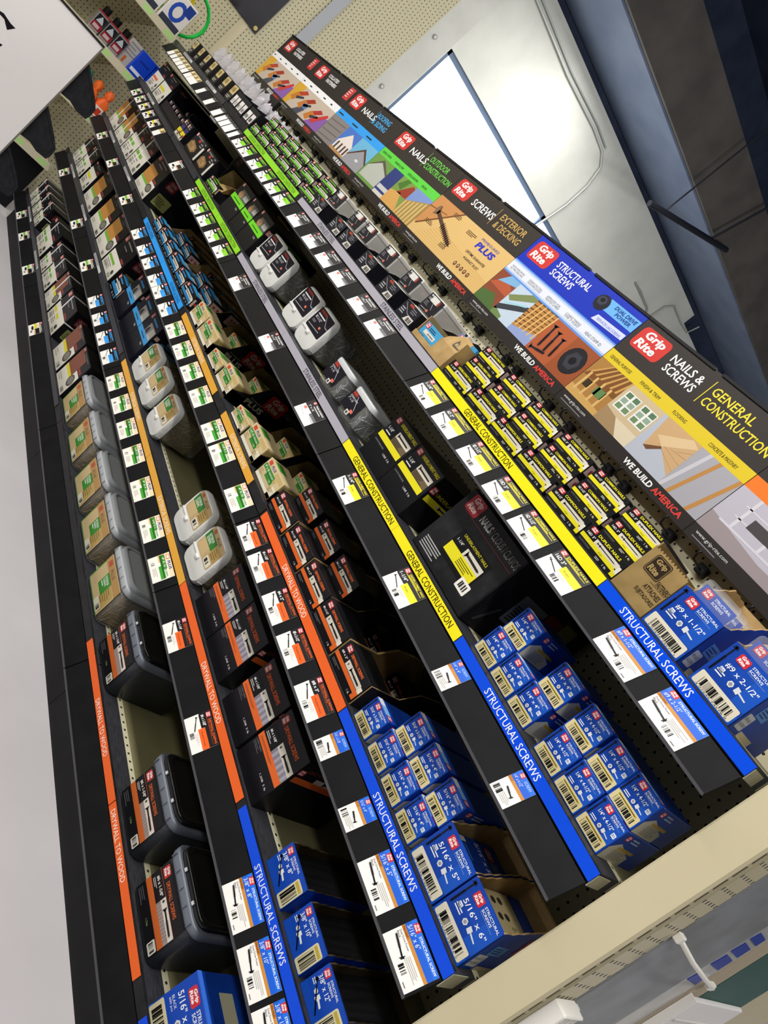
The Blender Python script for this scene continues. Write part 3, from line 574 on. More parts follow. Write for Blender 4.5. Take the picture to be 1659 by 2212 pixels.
# ================================================================ products
def fp(mb, w, h, y=0): return F(mb, (0, y, 0))
BX = lambda c, key: noisy(key, c[0], c[1], 12, .38, lo=.3, hi=.7)
SBLUE = lambda: BX(('#0f3a9c', '#174bb8'), 'blue_printed_card')
SBLK = lambda: BX(('#131316', '#1a1a1e'), 'black_printed_card')
def struct_front(f, w, h, size, big):
    f.rect(.001, .001, w-.001, h-.001, '#123f9f', 0); f.rect(.001, .001, w-.001, h*.2, '#1a52b8', 1); f.rect(w*.35, h*.55, w-.001, h-.001, '#1647aa', 1); f.rect(w*.7, h*.3, w-.001, h*.9, '#1a52b8', 2)
    cm = '#ddd6c0' if big else '#d3c693'
    f.rr(w*.045, h*.03, w*.96, h*(.29 if big else .36), w*.03, cm, 3); f.bars(w*.16, h*.07, w*.72, h*.15 if big else h*.17, 4, n=38 if big else 26)
    if big: f.text({'#9 x 1-1/2"': '4 07646 74577 1', '#9 x 2-1/2"': '4 07646 74578 8', '5/16" x 5"': '4 07646 74574 0'}.get(size, '4 07646 74575 7'), w*.14, h*.036, w*.76, h*.026, '#2a2925', 4)
    else: f.rect(w*.14, h*.27, w*.86, h*.315, '#b9a445', 4); f.text('~', w*.16, h*.275, w*.66, h*.033, '#5b4c10', 5)
    f.screw(w*.085, h*.95, w*.085, h*.34, w*.03, '#14161f', 5, 'hex')
    f.logo(w*.22, h*(.77 if big else .8), w*.23, h*.17, 5)
    f.text(size, w*.2, h*(.58 if big else .62), w*(.72 if big else .58), h*.105, '#e8edf5', 5, .01)
    f.text('STRUCTURAL', w*.5, h*.88, w*.46, h*.05, '#dfe7f3', 5, .02); f.text('SCREWS', w*.5, h*.81, w*.3, h*.05, '#dfe7f3', 5, .02); f.rect(w*.5, h*.785, w*.9, h*.79, '#8eb0e4', 5)
    f.lines(w*.16, h*.40, w*.24, h*.1, 2, '#dfe5ee', 5)
    f.oval(w*.5, h*.46, w*.06, w*.06, '#d6d8da', 5, 6); f.oval(w*.5, h*.46, w*.035, w*.035, '#8f9296', 6, 6)
    f.poly([(w*.6,h*.425), (w*.685,h*.41), (w*.69,h*.45), (w*.86,h*.425), (w*.865,h*.45), (w*.695,h*.48), (w*.70,h*.515), (w*.61,h*.53)], '#d2d6da', 5)
    if big: f.rr(w*.18, h*.47, w*.28, h*.55, .001, '#dfe6ee', 5); f.text('BS', w*.19, h*.49, w*.08, h*.04, '#1b3f8f', 6)
    else: f.rr(w*.83, h*.56, w*.95, h*.68, .001, '#dfe6ee', 5); f.text('BS', w*.85, h*.59, w*.08, h*.06, '#1b3f8f', 6)
def mk_struct(size, w=.068, h=.0665, d=.16):
    b = MB(); b.box(0, w, 0, d, 0, h, SBLUE(), .0012)
    struct_front(F(b, (0, 0, 0)), w, h, size, False)
    f = F(b, (w, 0, 0), (0,1,0)); f.poly([(.004,.0), (.10,.0), (.10,h*.3), (.03,h*.62), (.004,h*.4)], '#c2bfae', 0); f.rect(.034, h*.42, .1, h*.52, '#b79b3a', 1); f.lines(.03, .004, .06, h*.34, 6, '#8d8a80', 1)
    f.logo(.02, h*.74, .016, h*.18, 1); f.lines(.045, h*.72, .04, h*.2, 2, '#b9c8e4', 1)
    f = F(b, (0, 0, h), (1,0,0), (0,1,0)); f.rect(0, .002, w*.3, .02, '#d9dde4', 1); f.rect(w*.3, .002, w*.7, .02, '#7fb2e6', 1); f.logo(w*.72, .004, w*.2, .014, 1)
    return b.build('structural_screw_box')
def tray_box(w, h, d, hb, front, wall=.003, inner=None, outer=None):
    """open display carton: low front, sides rising to a torn perforated back"""
    outer = outer or SBLUE(); inner = inner or CARD(); b = MB()
    b.box(0, w, 0, wall, 0, h, outer); b.box(wall, w-wall, wall, d, 0, .003, inner)
    n = 14
    for x0, side in ((0, 0), (w-wall, 1)):
        top = []
        for k in range(n+1):
            t = k/n; top.append((t*d, h+(hb-h)*min(1, max(0, (t-.1)/.55))**1.0 + (.0025 if k % 2 else 0)))
        for k in range(n):
            (ya, za), (yb, zb) = top[k], top[k+1]
            for xx, m in ((x0, outer if not side else inner), (x0+wall, outer if side else inner)):
                q = [(xx, ya, 0), (xx, yb, 0), (xx, yb, zb), (xx, ya, za)]
                b.poly(q if xx > x0 else q[::-1], m)
            b.poly([(x0, ya, za), (x0+wall, ya, za), (x0+wall, yb, zb), (x0, yb, zb)], inner)
    b.box(wall, w-wall, d-wall, d, 0, hb, inner)
    front(b)
    return b
def mk_struct38(size, w=.104, h=.072, d=.22):
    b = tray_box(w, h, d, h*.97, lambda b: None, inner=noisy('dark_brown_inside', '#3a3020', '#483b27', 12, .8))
    b.box(.004, w-.004, .03, d-.006, .0031, h*.72, noisy('dark_bolt_pack', '#141416', '#2a2a2e', 60, .4, stretch=(1,.05,1)))
    f = F(b, (0, 0, 0)); f.rect(.001,.001,w-.001,h-.001,'#1546ae',0); f.rect(.001,.001,w-.001,h*.25,'#174bb6',1)
    f.rr(w*.70, h*.03, w*.985, h*.86, .004, '#d5cda4', 2); f.rect(w*.73, h*.70, w*.96, h*.80, '#b9a445', 3); f.bars(w*.74, h*.12, w*.21, h*.54, 4, n=14)
    f.screw(w*.08, h*.55, w*.62, h*.16, .0028, '#10121a', 3, 'hex'); f.logo(w*.06, h*.76, w*.15, h*.2, 3); f.text(size, w*.08, h*.58, w*.46, h*.15, '#e8edf5', 3, .01)
    f.text('STRUCTURAL', w*.27, h*.87, w*.36, h*.07, '#dfe7f3', 3, .02); f.text('SCREWS', w*.27, h*.77, w*.25, h*.07, '#dfe7f3', 3, .02)
    f.lines(w*.05, h*.38, w*.16, h*.12, 2, '#dfe5ee', 3); f.oval(w*.27, h*.4, .005, .005, '#d6d8da', 3, 6); f.poly([(w*.34,h*.3), (w*.42,h*.3), (w*.42,h*.36), (w*.55,h*.33), (w*.55,h*.39), (w*.42,h*.42), (w*.42,h*.47), (w*.34,h*.47)], '#e6e8ea', 3)
    return b.build('structural_screw_box')
def mk_tray(size):
    w, h, d, hb = .103, .1, .19, (.165 if '#' in size else .128)
    def front(b):
        struct_front(F(b, (0, 0, 0)), w, h, size, True)
        f = F(b, (w, 0, 0), (0,1,0)); f.rr(.012, h*.08, .045, h*.42, .003, '#cfd3d8', 1); f.text('REPLACES', .015, h*.28, .026, .006, '#43506e', 2); f.text('LAG SCREWS', .014, h*.16, .028, .006, '#43506e', 2)
        f.rect(.03, h*.44, .075, h*.7, '#5c97dc', 1); f.lines(.034, h*.48, .036, .018, 3, '#1a3f86', 2); f.logo(.1, h*.55, .05, .05, 2)
        f.rect(.05, h*.0, .12, h*.12, '#cabf9d', 1)
    return tray_box(w, h, d, hb, front).build('display_carton')
def mk_clam(size, w=.088, h=.1):
    t = thing('clamshell_pack'); b = MB()
    b.box(.004, w-.004, .003, .0045, .003, h-.012, SBLUE()); f = F(b, (.004, .003, .003)); cw = w-.008
    f.logo(cw*.08, h*.66, cw*.26, h*.16, 1); f.text('STRUCTURAL', cw*.42, h*.74, cw*.5, h*.055, '#e5ecf6', 1, .02); f.text('SCREWS', cw*.42, h*.66, cw*.36, h*.055, '#e5ecf6', 1, .02); f.text(size, cw*.15, h*.5, cw*.6, h*.07, '#b9c9e6', 1); f.lines(cw*.1, h*.2, cw*.7, h*.2, 4, '#86a5dd', 1)
    b.build('card', t)
    b = MB(); m = plastic('clear_blister', '#e9edf2', .12, .12)
    b.loft([rring(w/2, h/2, w/2, h/2, .01, .0, 'y'), rring(w/2, h/2, w/2-.002, h/2-.002, .01, .0015, 'y'), rring(w/2, h/2, w/2-.004, h/2-.004, .01, .03, 'y')][::-1], m); b.build('blister', t)
    return t
# --- nail boxes (1 lb) in three colours
def nail_front(f, w, h, size, name, c, kind='flat', d=0):
    f.rect(0.0005, 0, w-.0005, h*.97, '#161618', 0)
    f.rect(w*.0+.0005, h*.26, w*.9, h*.46, c, 1); f.rect(w*.9, h*.1, w-.0005, h*.4, c, 1); f.rect(w*.30, h*.46, w*.93, h*.70, '#cfcabd', 1); f.rect(w*.93, h*.3, w-.0005, h*.66, '#dcd8cb', 2)
    f.rr(w*.05, h*.47, w*.29, h*.72, .002, '#101013', 2); f.text(size, w*.07, h*.55, w*.2, h*.12, '#e9e9e9', 3, .015)
    f.screw(w*.36, h*.58, w*.86, h*.56, h*.045, '#3c2c2a', 3, kind, False)
    f.logo(w*.07, h*.75, w*.15, h*.22, 2, '#bf3434'); f.text(name, w*.27, h*.79, min(w*.6, .0062*len(name)), h*.14, c, 3, .03)
    f.text({'DUPLEX NAILS': 'CLAVOS DUPLEX', 'COMMON NAILS': 'CLAVOS COMUNES'}.get(name, '~'), w*.05, h*.1, w*.3, h*.08, '#77777a', 1); f.text('1 lb', w*.72, h*.08, w*.09, h*.1, '#dcdcdc', 1); f.lines(w*.52, h*.06, w*.14, h*.12, 2, '#bdbdbd', 1); f.text('Bright', w*.5, h*.31, w*.1, h*.07, '#56520f', 2)
def mk_nail(size, name, c, kind='flat', w=.13, h=.043, d=.1, nm='nail_box'):
    b = MB(); b.box(0, w, 0, d, 0, h, SBLK(), .0012); nail_front(F(b, (0,0,0)), w, h, size, name, c, kind)
    f = F(b, (w, 0, 0), (0,1,0)); f.rect(.004, h*.2, d*.55, h*.8, '#d9b9b4', 1); f.oval(.02, h*.5, .005, .006, '#b84a48', 2, 8); f.oval(.04, h*.5, .005, .006, '#b84a48', 2, 8)
    f = F(b, (0, 0, h), (1,0,0), (0,1,0)); f.rect(w*.1, .004, w*.9, .03, c, 1); f.rect(w*.4, .032, w*.9, .05, '#cfcabd', 1)
    return b.build(nm)
def mk_sleeve(w, h, d, c1='#1b1b1d', sticker=True):
    """open-fronted carton that holds a stack of boxes"""
    b = MB(); o = noisy('carton_black', '#1a1a1d', '#222226', 14, .5); i = CARD(); t = .003
    prof = [(0, h*.30), (d*.12, h*.36), (d*.26, h*.72), (d*.34, h), (d, h)]
    for x0 in (0, w-t):
        for (ya, za), (yb, zb) in zip(prof, prof[1:]):
            b.poly([(x0, ya, 0), (x0, ya, za), (x0, yb, zb), (x0, yb, 0)], o if x0 == 0 else i); b.poly([(x0+t, ya, 0), (x0+t, yb, 0), (x0+t, yb, zb), (x0+t, ya, za)], i if x0 == 0 else o)
            b.poly([(x0, ya, za), (x0+t, ya, za), (x0+t, yb, zb), (x0, yb, zb)], i)
        b.poly([(x0, 0, 0), (x0+t, 0, 0), (x0+t, 0, prof[0][1]), (x0, 0, prof[0][1])], i)
    b.box(t, w-t, d-t, d, 0, h, i); b.box(t, w-t, 0, d-t, 0, .0015, i)
    if sticker:
        f = F(b, (w, 0, 0), (0,1,0)); f.rr(d*.36, h*.52, d*.8, h*.92, .003, '#e2c3bd', 1)
        for k in range(3): f.oval(d*.42+k*.014, h*.78, .005, .006, '#c2504c', 2, 8)
        f.lines(d*.4, h*.56, d*.3, h*.16, 3, '#a9908c', 2); f.bars(d*.1, h*.1, d*.14, h*.2, 1, '#cfcfcf')
    return b.build('open_carton')
YC, GC, BC, OC = '#ddd324', '#68b42e', '#2f86c0', '#e26a2c'
# --- top shelf, nails and screws
for x, s in ((-.327, '#9 x 1-1/2"'), (-.190, '#9 x 2-1/2"')):
    q = s.replace('"', '')
    place(('tray', s), lambda: mk_tray(s), (x, .035, DECK[1]), 'blue open display carton %s structural screws' % q, 'carton', 'blue display cartons')
    for k in range(3):
        place(('clam', s), lambda: mk_clam(s), (x+.007+k*.0008, .052+k*.042, DECK[1]+.0405), ('front', 'middle', 'rear')[k] + ' clear blister pack in the %s carton' % q, 'blister pack', 'blister packs in blue cartons')
    place(('clamb', s), lambda: (lambda b: (b.box(0, .095, 0, .128, 0, .036, SBLUE(), .002), b.build('screw_box'))[1])(MB()), (x+.004, .045, DECK[1]+.0035), 'blue box lying at the bottom of the %s carton' % q, 'box', 'boxes in blue cartons')
def mk_brown():
    w, h, d = .098, .105, .22; b = MB(); o = CARDD(); b.box(0, w, 0, .003, 0, h, o); b.box(0, .003, .003, d, 0, h+.015, o); b.box(w-.003, w, .003, d, 0, h-.01, o); b.box(0, w, d-.003, d, 0, h+.02, o); b.box(.003, w-.003, .003, d-.003, 0, .003, o)
    for k in range(12): b.box(k*w/12, (k+.5)*w/12, 0, .003, h, h+.003, o)
    f = F(b, (0,0,0)); f.rr(.018, .060, .062, .101, .006, '#2b2117', 1); f.rr(.0198, .0618, .0602, .0992, .005, '#8a7348', 2); f.rr(.021, .063, .059, .098, .005, '#2b2117', 3); f.text('Grip', .0255, .082, .029, .0135, '#9c8355', 4, .04, slant=.1); f.text('Rite', .024, .066, .027, .013, '#9c8355', 4, .04, slant=.1)
    f.rect(.052, .054, .095, .0547, '#2b2117', 1); f.text('FASTENERS', .064, .056, .033, .011, '#2b2117', 1, .02); f.text('ATTACHES', .05, .038, .044, .0105, '#2b2117', 1, .02); f.text('SUJETADORES', .042, .022, .053, .0105, '#2b2117', 1, .02)
    return b.build('open_carton')
o = mk_brown(); o.location = (-.428, .035, DECK[1]); tag(o, 'open brown cardboard carton lettered fasteners attaches, beside the blue carton', 'carton')
cols = [(-.557, '16D 3"', 'DUPLEX NAILS', 'duplex'), (-.686, '16D 3-1/2"', 'COMMON NAILS', 'flat'), (-.823, '10D 3"', 'COMMON NAILS', 'flat'), (-.954, '8D 2-1/2"', 'COMMON NAILS', 'flat'), (-1.081, '6D 2"', 'COMMON NAILS', 'flat'), (-1.216, '1-1/4"', 'UNDERLAYMENT NAILS', 'flat')]
for x, s, nm, kd in cols:
    q = (s + ' ' + nm).replace('"', '').lower()
    place('ysleeve', lambda: mk_sleeve(.1295, .105, .34), (x-.001, .060, DECK[1]), 'black open carton behind the %s boxes' % q, 'carton', 'black cartons around the nail boxes')
    place(('yn', s, nm), lambda: mk_nail(s, nm, YC, kd, .126, .0435, .024), (x+.0005, .035, DECK[1]), 'black and yellow %s box' % q, 'nail box', 'yellow nail boxes', 'stack bottom, top shelf')
    place(('yn2', s, nm), lambda: mk_nail(s, nm, YC, kd, .118, .0405, .13), (x+.005, .064, DECK[1]+.046), 'black and yellow %s box' % q, 'nail box', 'yellow nail boxes', 'stack middle, top shelf')
    place(('yn2', s, nm), None, (x+.005, .067, DECK[1]+.0875), 'black and yellow %s box' % q, 'nail box', 'yellow nail boxes', 'stack top, top shelf')
    place(('yn3', s, nm), lambda: mk_nail(s, nm, YC, kd, .118, .044, .13), (x+.005, .0625, DECK[1]+.0016), 'black and yellow %s box' % q, 'nail box', 'yellow nail boxes', 'row behind, top shelf')
# tan carton with two light blue boxes
def mk_tan():
    w, h, d = .19, .07, .24; b = MB(); o = CARD(); b.box(0, .105, 0, .003, 0, .016, o); b.box(.105, w, 0, .003, 0, h*.75, o); b.box(0, .003, .003, d, 0, h, o); b.box(w-.003, w, .003, d, 0, h+.02, o); b.box(0, w, d-.003, d, 0, h+.055, o); b.box(.003, w-.003, .003, d-.003, 0, .003, o)
    b.poly([(.108,.0,h*.75), (w,.0,h*.75), (w,.02,h+.03), (.15,.02,h+.034), (.108,.01,h)], o); b.poly([(.108,.0015,h*.75), (.108,.0115,h), (.15,.0215,h+.034), (w,.0215,h+.03), (w,.0015,h*.75)], o)
    f = F(b, (.1, .0, h*.75), (1,0,0), (0,.02,h*.25+.03)); f.rr(.05, .008, .088, .042, .005, '#3a2d18', 1); f.text('Grip', .055, .026, .028, .012, '#b59a63', 2, .04); f.text('Rite', .055, .012, .026, .011, '#b59a63', 2, .04)
    return b.build('open_carton')
o = mk_tan(); o.location = (-1.416, .03, DECK[1]); tag(o, 'torn tan cardboard carton holding two light blue boxes on the top shelf', 'carton')
def mk_lblue():
    w, h, d = .1, .052, .06; b = MB(); b.box(0, w, 0, d, 0, h, BX(('#3d93c4', '#4aa3d2'), 'light_blue_card'), .0012); f = F(b, (0,0,0)); f.rect(w*.18, h*.4, w*.8, h*.62, '#d8d2c4', 1); f.screw(w*.4, h*.5, w*.75, h*.5, .0025, '#6a6a6a', 2); f.logo(w*.05, h*.68, w*.2, h*.28, 2); f.lines(w*.3, h*.68, w*.5, h*.2, 2, '#163a52', 1); f.bars(w*.05, h*.06, w*.35, h*.22, 1); f.lines(w*.5, h*.08, w*.4, h*.2, 3, '#1d4a66', 1)
    return b.build('screw_box')
place('lb', mk_lblue, (-1.411, .0365, DECK[1]+.0035), 'light blue screw box in the tan carton, lower left one', 'screw box', 'light blue boxes in tan carton')
place('lbase', lambda: (lambda b: (b.box(0, .17, 0, .12, 0, .047, SBLK(), .002), b.build('screw_box'))[1])(MB()), (-1.409, .099, DECK[1]+.0035), 'plain black box under the rear light blue box in tan carton', 'box', 'boxes in tan carton')
place('lb', mk_lblue, (-1.36, .10, DECK[1]+.051), 'light blue screw box raised at the back inside tan carton', 'screw box', 'light blue boxes in tan carton')
# stainless cartons and their clear packs
def mk_navy():
    w, h, d, hb = .10, .052, .33, .122; o = noisy('navy_black_carton', '#14151c', '#1b1c25', 14, .45)
    def front(b):
        f = F(b, (0,0,0)); f.rect(.001,.001,w-.001,h,'#17181f',0); f.rect(w*.02, h*.05, w*.98, h*.97, '#22222a', 1); f.poly([(w*.5,h*.06),(w*.97,h*.06),(w*.97,h*.42),(w*.62,h*.42)], '#d6d2c8', 2); f.bars(w*.66, h*.1, w*.26, h*.24, 3, n=12)
        f.seg(w*.1,h*.85,w*.5,h*.42,.002,'#8f8f93',2); f.seg(w*.5,h*.42,w*.6,h*.42,.002,'#8f8f93',2); f.rect(w*.3,h*.82,w*.55,h*.95,'#a5452f',2); f.lines(w*.08,h*.2,w*.3,h*.4,3,'#a9a9ad',2); f.lines(w*.55,h*.55,w*.38,h*.34,3,'#77777c',2)
        f = F(b, (w, 0, 0), (0,1,0)); f.logo(.17, .055, .07, .055, 1, '#b3262c')
    return tray_box(w, h, d, hb, front, outer=o, inner=P('#c9c5ba', .7, key='pale_carton_inside')).build('display_carton')
def mk_clearbox():
    t = thing('clear_screw_box'); w, h, d = .09, .062, .12
    b = MB(); m = plastic('milky_clear_plastic', '#e4e3dd', .62, .3)
    b.box(0, w, 0, d, 0, h*.78, m, .003); body = b.build('body', t); b = MB(); b.box(-.002, w+.002, -.002, d+.002, h*.78, h, plastic('milky_lid', '#e9e8e2', .85, .3), .003); b.box(w*.3, w*.7, -.005, -.002, h*.6, h*.9, plastic('milky_lid', '#e9e8e2', .85, .3)); b.build('lid', t)
    b = MB(); f = F(b, (0, -.0022, 0)); f.rect(w*.03, h*.04, w*.97, h*.95, '#242329', 1); f.seg(w*.35,h*.9,w*.66,h*.3,.0022,'#9a9a9e',2); f.rect(w*.55,h*.62,w*.78,h*.86,'#a3402f',2); f.text('1-5/8 x 7', w*.1, h*.62, w*.3, h*.12, '#dcdcdc', 2); f.text('TRIM SCREWS', w*.1, h*.8, w*.36, h*.1, '#e6e6e6', 2, .02); f.rect(w*.5, h*.1, w*.6, h*.22, '#d9715e', 2); f.lines(w*.1, h*.3, w*.3, h*.24, 3, '#77777c', 2); f.seg(w*.12,h*.14,w*.5,h*.16,.0012,'#c9c9c9',2)
    b.build('label', body); return t
for x in (-1.551, -1.711, -1.893, -2.079, -2.189, -2.386):
    place('navy', mk_navy, (x, .035, DECK[1]), 'dark navy display carton of stainless screws', 'carton', 'navy stainless cartons', 'top shelf')
    place('cbx', mk_clearbox, (x+.005, .07, DECK[1]+.058), 'clear box of stainless screws raised in navy carton', 'screw box', 'clear stainless boxes', 'top shelf')
    place('cbx', mk_clearbox, (x+.005, .205, DECK[1]+.058), 'clear box of stainless screws at back of navy carton', 'screw box', 'clear stainless boxes', 'top shelf')
    place('cbxs', lambda: (lambda b: (b.box(0, .09, 0, .27, 0, .053, plastic('milky_clear_plastic', '#e4e3dd', .62, .3), .003), b.build('screw_tray'))[1])(MB()), (x+.005, .06, DECK[1]+.0035), 'milky plastic tray under the clear boxes in navy carton', 'tray', 'milky trays in cartons', 'top shelf')
# green nail boxes
for x, w in ((-2.532, .15), (-2.703, .15), (-2.852, .138), (-3.001, .138), (-3.164, .148), (-3.288, .112)):
    wk = round(w-.008, 3)
    place(('gs', wk), lambda: mk_sleeve(wk+.005, .1, .32), (x-.001, .060, DECK[1]), 'black open carton around green nail boxes', 'carton', 'black cartons around green boxes', 'top shelf')
    place(('gn', wk), lambda: mk_nail('~~~~', '~~~~~~~~~~~~', GC, 'flat', wk, .041, .024), (x+.0015, .035, DECK[1]), 'black and green nail box at stack bottom', 'nail box', 'green nail boxes', 'top shelf')
    for k, nmx in enumerate(('middle', 'uppermost')):
        place(('gn2', wk), lambda: mk_nail('~~~~', '~~~~~~~~~~~~', GC, 'flat', wk-.002, .037, .1), (x+.0025, .066+k*.003, DECK[1]+.0425+k*.0375), 'black and green nail box %s in stack' % nmx, 'nail box', 'green nail boxes', 'top shelf')
    place(('gn3', wk), lambda: mk_nail('~~~~', '~~~~~~~~~~~~', GC, 'flat', wk-.002, .04, .1), (x+.0025, .0625, DECK[1]+.0018), 'black and green nail box low behind the front one', 'nail box', 'green nail boxes', 'top shelf')
# black wedge trays with bags
def bagmesh(w, d, h, seed, m, folds=7):
    r = random.Random(seed); b = MB(); n = 10; vs = []; fs = []
    for j in range(n+1):
        for k in range(n+1):
            u, v = k/n, j/n; e = math.sin(math.pi*u)*math.sin(math.pi*v)
            vs.append((u*w, d*.5-d*.5*e**.5*(.75+.25*r.random()), v*h*(1+.06*math.sin(u*folds+seed))+r.uniform(-.004, .004)))
    for j in range(n):
        for k in range(n): a = j*(n+1)+k; fs.append((a, a+1, a+n+2, a+n+1))
    b.mesh(vs, fs, m); m0 = len(vs)
    b.mesh([(x, d-y, z) for x, y, z in vs], [f[::-1] for f in fs], m)
    return b
def mk_wedge(w, h, d):
    b = MB(); m = P('#17181d', .45); b.poly([(0,0,0), (w,0,0), (w,0,h*.62), (0,0,h*.62)], m); b.poly([(0,0,0), (0,0,h*.62), (0,d*.6,h), (0,d,h*.3), (0,d,0)], m); b.poly([(w,0,0), (w,d,0), (w,d,h*.3), (w,d*.6,h), (w,0,h*.62)], m); b.poly([(0,d,0), (0,d,h*.3), (w,d,h*.3), (w,d,0)], m); b.poly([(0,0,0), (0,d,0), (w,d,0), (w,0,0)], m); b.poly([(0,.01,h*.4), (w,.01,h*.4), (w,d,h*.3), (0,d,h*.3)], m)
    f = F(b, (0,0,0)); f.rect(w*.05, h*.1, w*.45, h*.45, '#e0dcd8', 1); f.rect(w*.55, h*.1, w*.9, h*.45, '#dcd6d2', 1); f.bars(w*.08, h*.15, w*.3, h*.14, 2, '#4a4a4d', 8); f.bars(w*.6, h*.15, w*.25, h*.14, 2, '#4a4a4d', 8)
    return b.build('display_tray')
BAG = lambda: plastic('clear_poly_bag', '#c9c6cc', .55, .22)
for k, (x, w) in enumerate(((-3.447, .138), (-3.588, .125), (-3.70, .108))):
    place(('wedge', w), lambda: mk_wedge(w, .125, .28), (x, .035, DECK[1]), 'black wedge sided display tray with white labels', 'tray', 'black wedge trays', 'top shelf')
    for j in range(3):
        place(('bag', k, j), lambda: bagmesh(w*.8, .05, .11, k*5+j, BAG()).build('plastic_bag'), (x+w*.1, .085+j*.06, DECK[1]+.03-j*.001), '%s clear fastener bag in a black wedge tray' % ('front', 'middle', 'back')[j], 'bag', 'bags in wedge trays', 'top shelf')
def mk_goldpack():
    w, h = .068, .085; b = MB(); b.box(0, w, 0, .03, 0, h, P('#2b2a28', .4), .002); f = F(b, (0,0,0)); f.rect(w*.06, h*.45, w*.94, h*.95, '#c7b27a', 1); f.oval(w*.4, h*.72, w*.26, h*.17, '#8a7742', 2); f.rect(w*.06, h*.1, w*.94, h*.4, '#3b3936', 1); f.lines(w*.1, h*.12, w*.7, h*.2, 2, '#bdb6a3', 2)
    return b.build('fastener_pack')
for k in range(13):
    x = -3.79-k*.078; place('gold', mk_goldpack, (x, .035+.02*(k % 2), DECK[1]), 'small black pack with gold picture', 'pack', 'small gold packs', 'top shelf')
    if k % 2 == 0: place(('bagf', k % 4), lambda: bagmesh(.14, .06, .17, 40+k, BAG(), 9).build('plastic_bag'), (x-.03, .12, DECK[1]), 'tall clear plastic bag behind the gold packs', 'bag', 'tall bags at the far end', 'top shelf')
o = place('blkcard', lambda: (lambda b: (b.box(0, .14, 0, .02, 0, .19, P('#1b1a1d', .4), .002), F(b, (0,0,0)).logo(.03, .1, .06, .05, 1, '#8e2a2c'), F(b, (0,0,0)).lines(.03, .05, .08, .03, 2, '#bbbbbb', 1), b.build('display_box'))[-1])(MB()), (-3.86, .20, DECK[1]), 'black upright display box with red emblem among the clear bags', 'box', 'black upright box', 'top shelf')
# ---------------------------------------------------------------- blue structural boxes
def sb(s, xs, n, rowz, name, y=.035, sz=.068):
    for x in xs:
        place(('sb', s), lambda: mk_struct(s), (x, y, DECK[n]+rowz), 'small blue %s box, %s row' % (s.replace('"', ''), name), 'screw box', 'blue structural screw boxes', SN[n])
sb('1/4" x 4-1/2"', (-.251, -.179, -.1075), 2, 0, 'lower'); sb('1/4" x 4-1/2"', (-.2535, -.178, -.1095), 2, .0675, 'upper', .039)
sb('1/4" x 4"', (-.498, -.427, -.356), 2, 0, 'lower'); sb('1/4" x 4"', (-.4935, -.351), 2, .0675, 'upper', .039)
sb('5/16" x 3-1/8"', (-.541, -.459), 3, 0, 'lower'); sb('5/16" x 3-1/8"', (-.454,), 3, .0675, 'upper', .039)
sb('5/16" x 4"', (-.383, -.305), 3, 0, 'lower'); sb('5/16" x 4"', (-.379, -.299), 3, .0675, 'upper', .039)
for x, s in ((-.2265, '5/16" x 5"'), (-.120, '5/16" x 6"')):
    q = s.replace('"', ''); place(('tray', s), lambda: mk_tray(s), (x, .035, DECK[3]), 'blue open display carton %s structural screws' % q, 'carton', 'blue display cartons')
    def card():
        b = MB(); b.box(0, .088, 0, .165, 0, .084, SBLUE(), .002); f = F(b, (0,0,.084), (1,0,0), (0,1,0))
        if '6' in s[5:]:
            f.rect(.002,.002,.086,.11,'#c9b98c',0); f.rr(.006,.006,.07,.02,.002,'#b98b3a',1)
            for k in range(4): f.oval(.02+.03*(k % 2), .04+.025*(k//2), .008, .009, '#3a372f', 1, 6)
            f.text('25', .066, .066, .016, .014, '#2b2a26', 1)
        else: f.rect(.002,.002,.086,.088,'#123280',0); f.text(s, .01, .075, .065, .018, '#c4d0e8', 1); f.logo(.012, .11, .03, .022, 1); f.text('STRUCTURAL', .045, .12, .036, .008, '#c4d0e8', 1); f.text('SCREWS', .045, .108, .026, .008, '#c4d0e8', 1); f.rr(.004,.004,.016,.04,.002,'#c9c7b8',1); f.lines(.02,.006,.05,.03,3,'#3f76c0',1)
        return b.build('screw_box')
    place(('inner', s), card, (x+.007, .05, DECK[3]+.0035), 'blue printed box lying inside the %s carton' % q, 'screw box', 'boxes inside open cartons')
for x, s in ((-.386, '3/8" x 8"'), (-.260, '3/8" x 10"'), (-.144, '3/8" x 12"')):
    place(('s38', s), lambda: mk_struct38(s), (x, .035, DECK[4]), 'long blue structural screw box %s with pale label at its right' % s.replace('"', ''), 'screw box', 'long blue boxes on the fourth shelf')
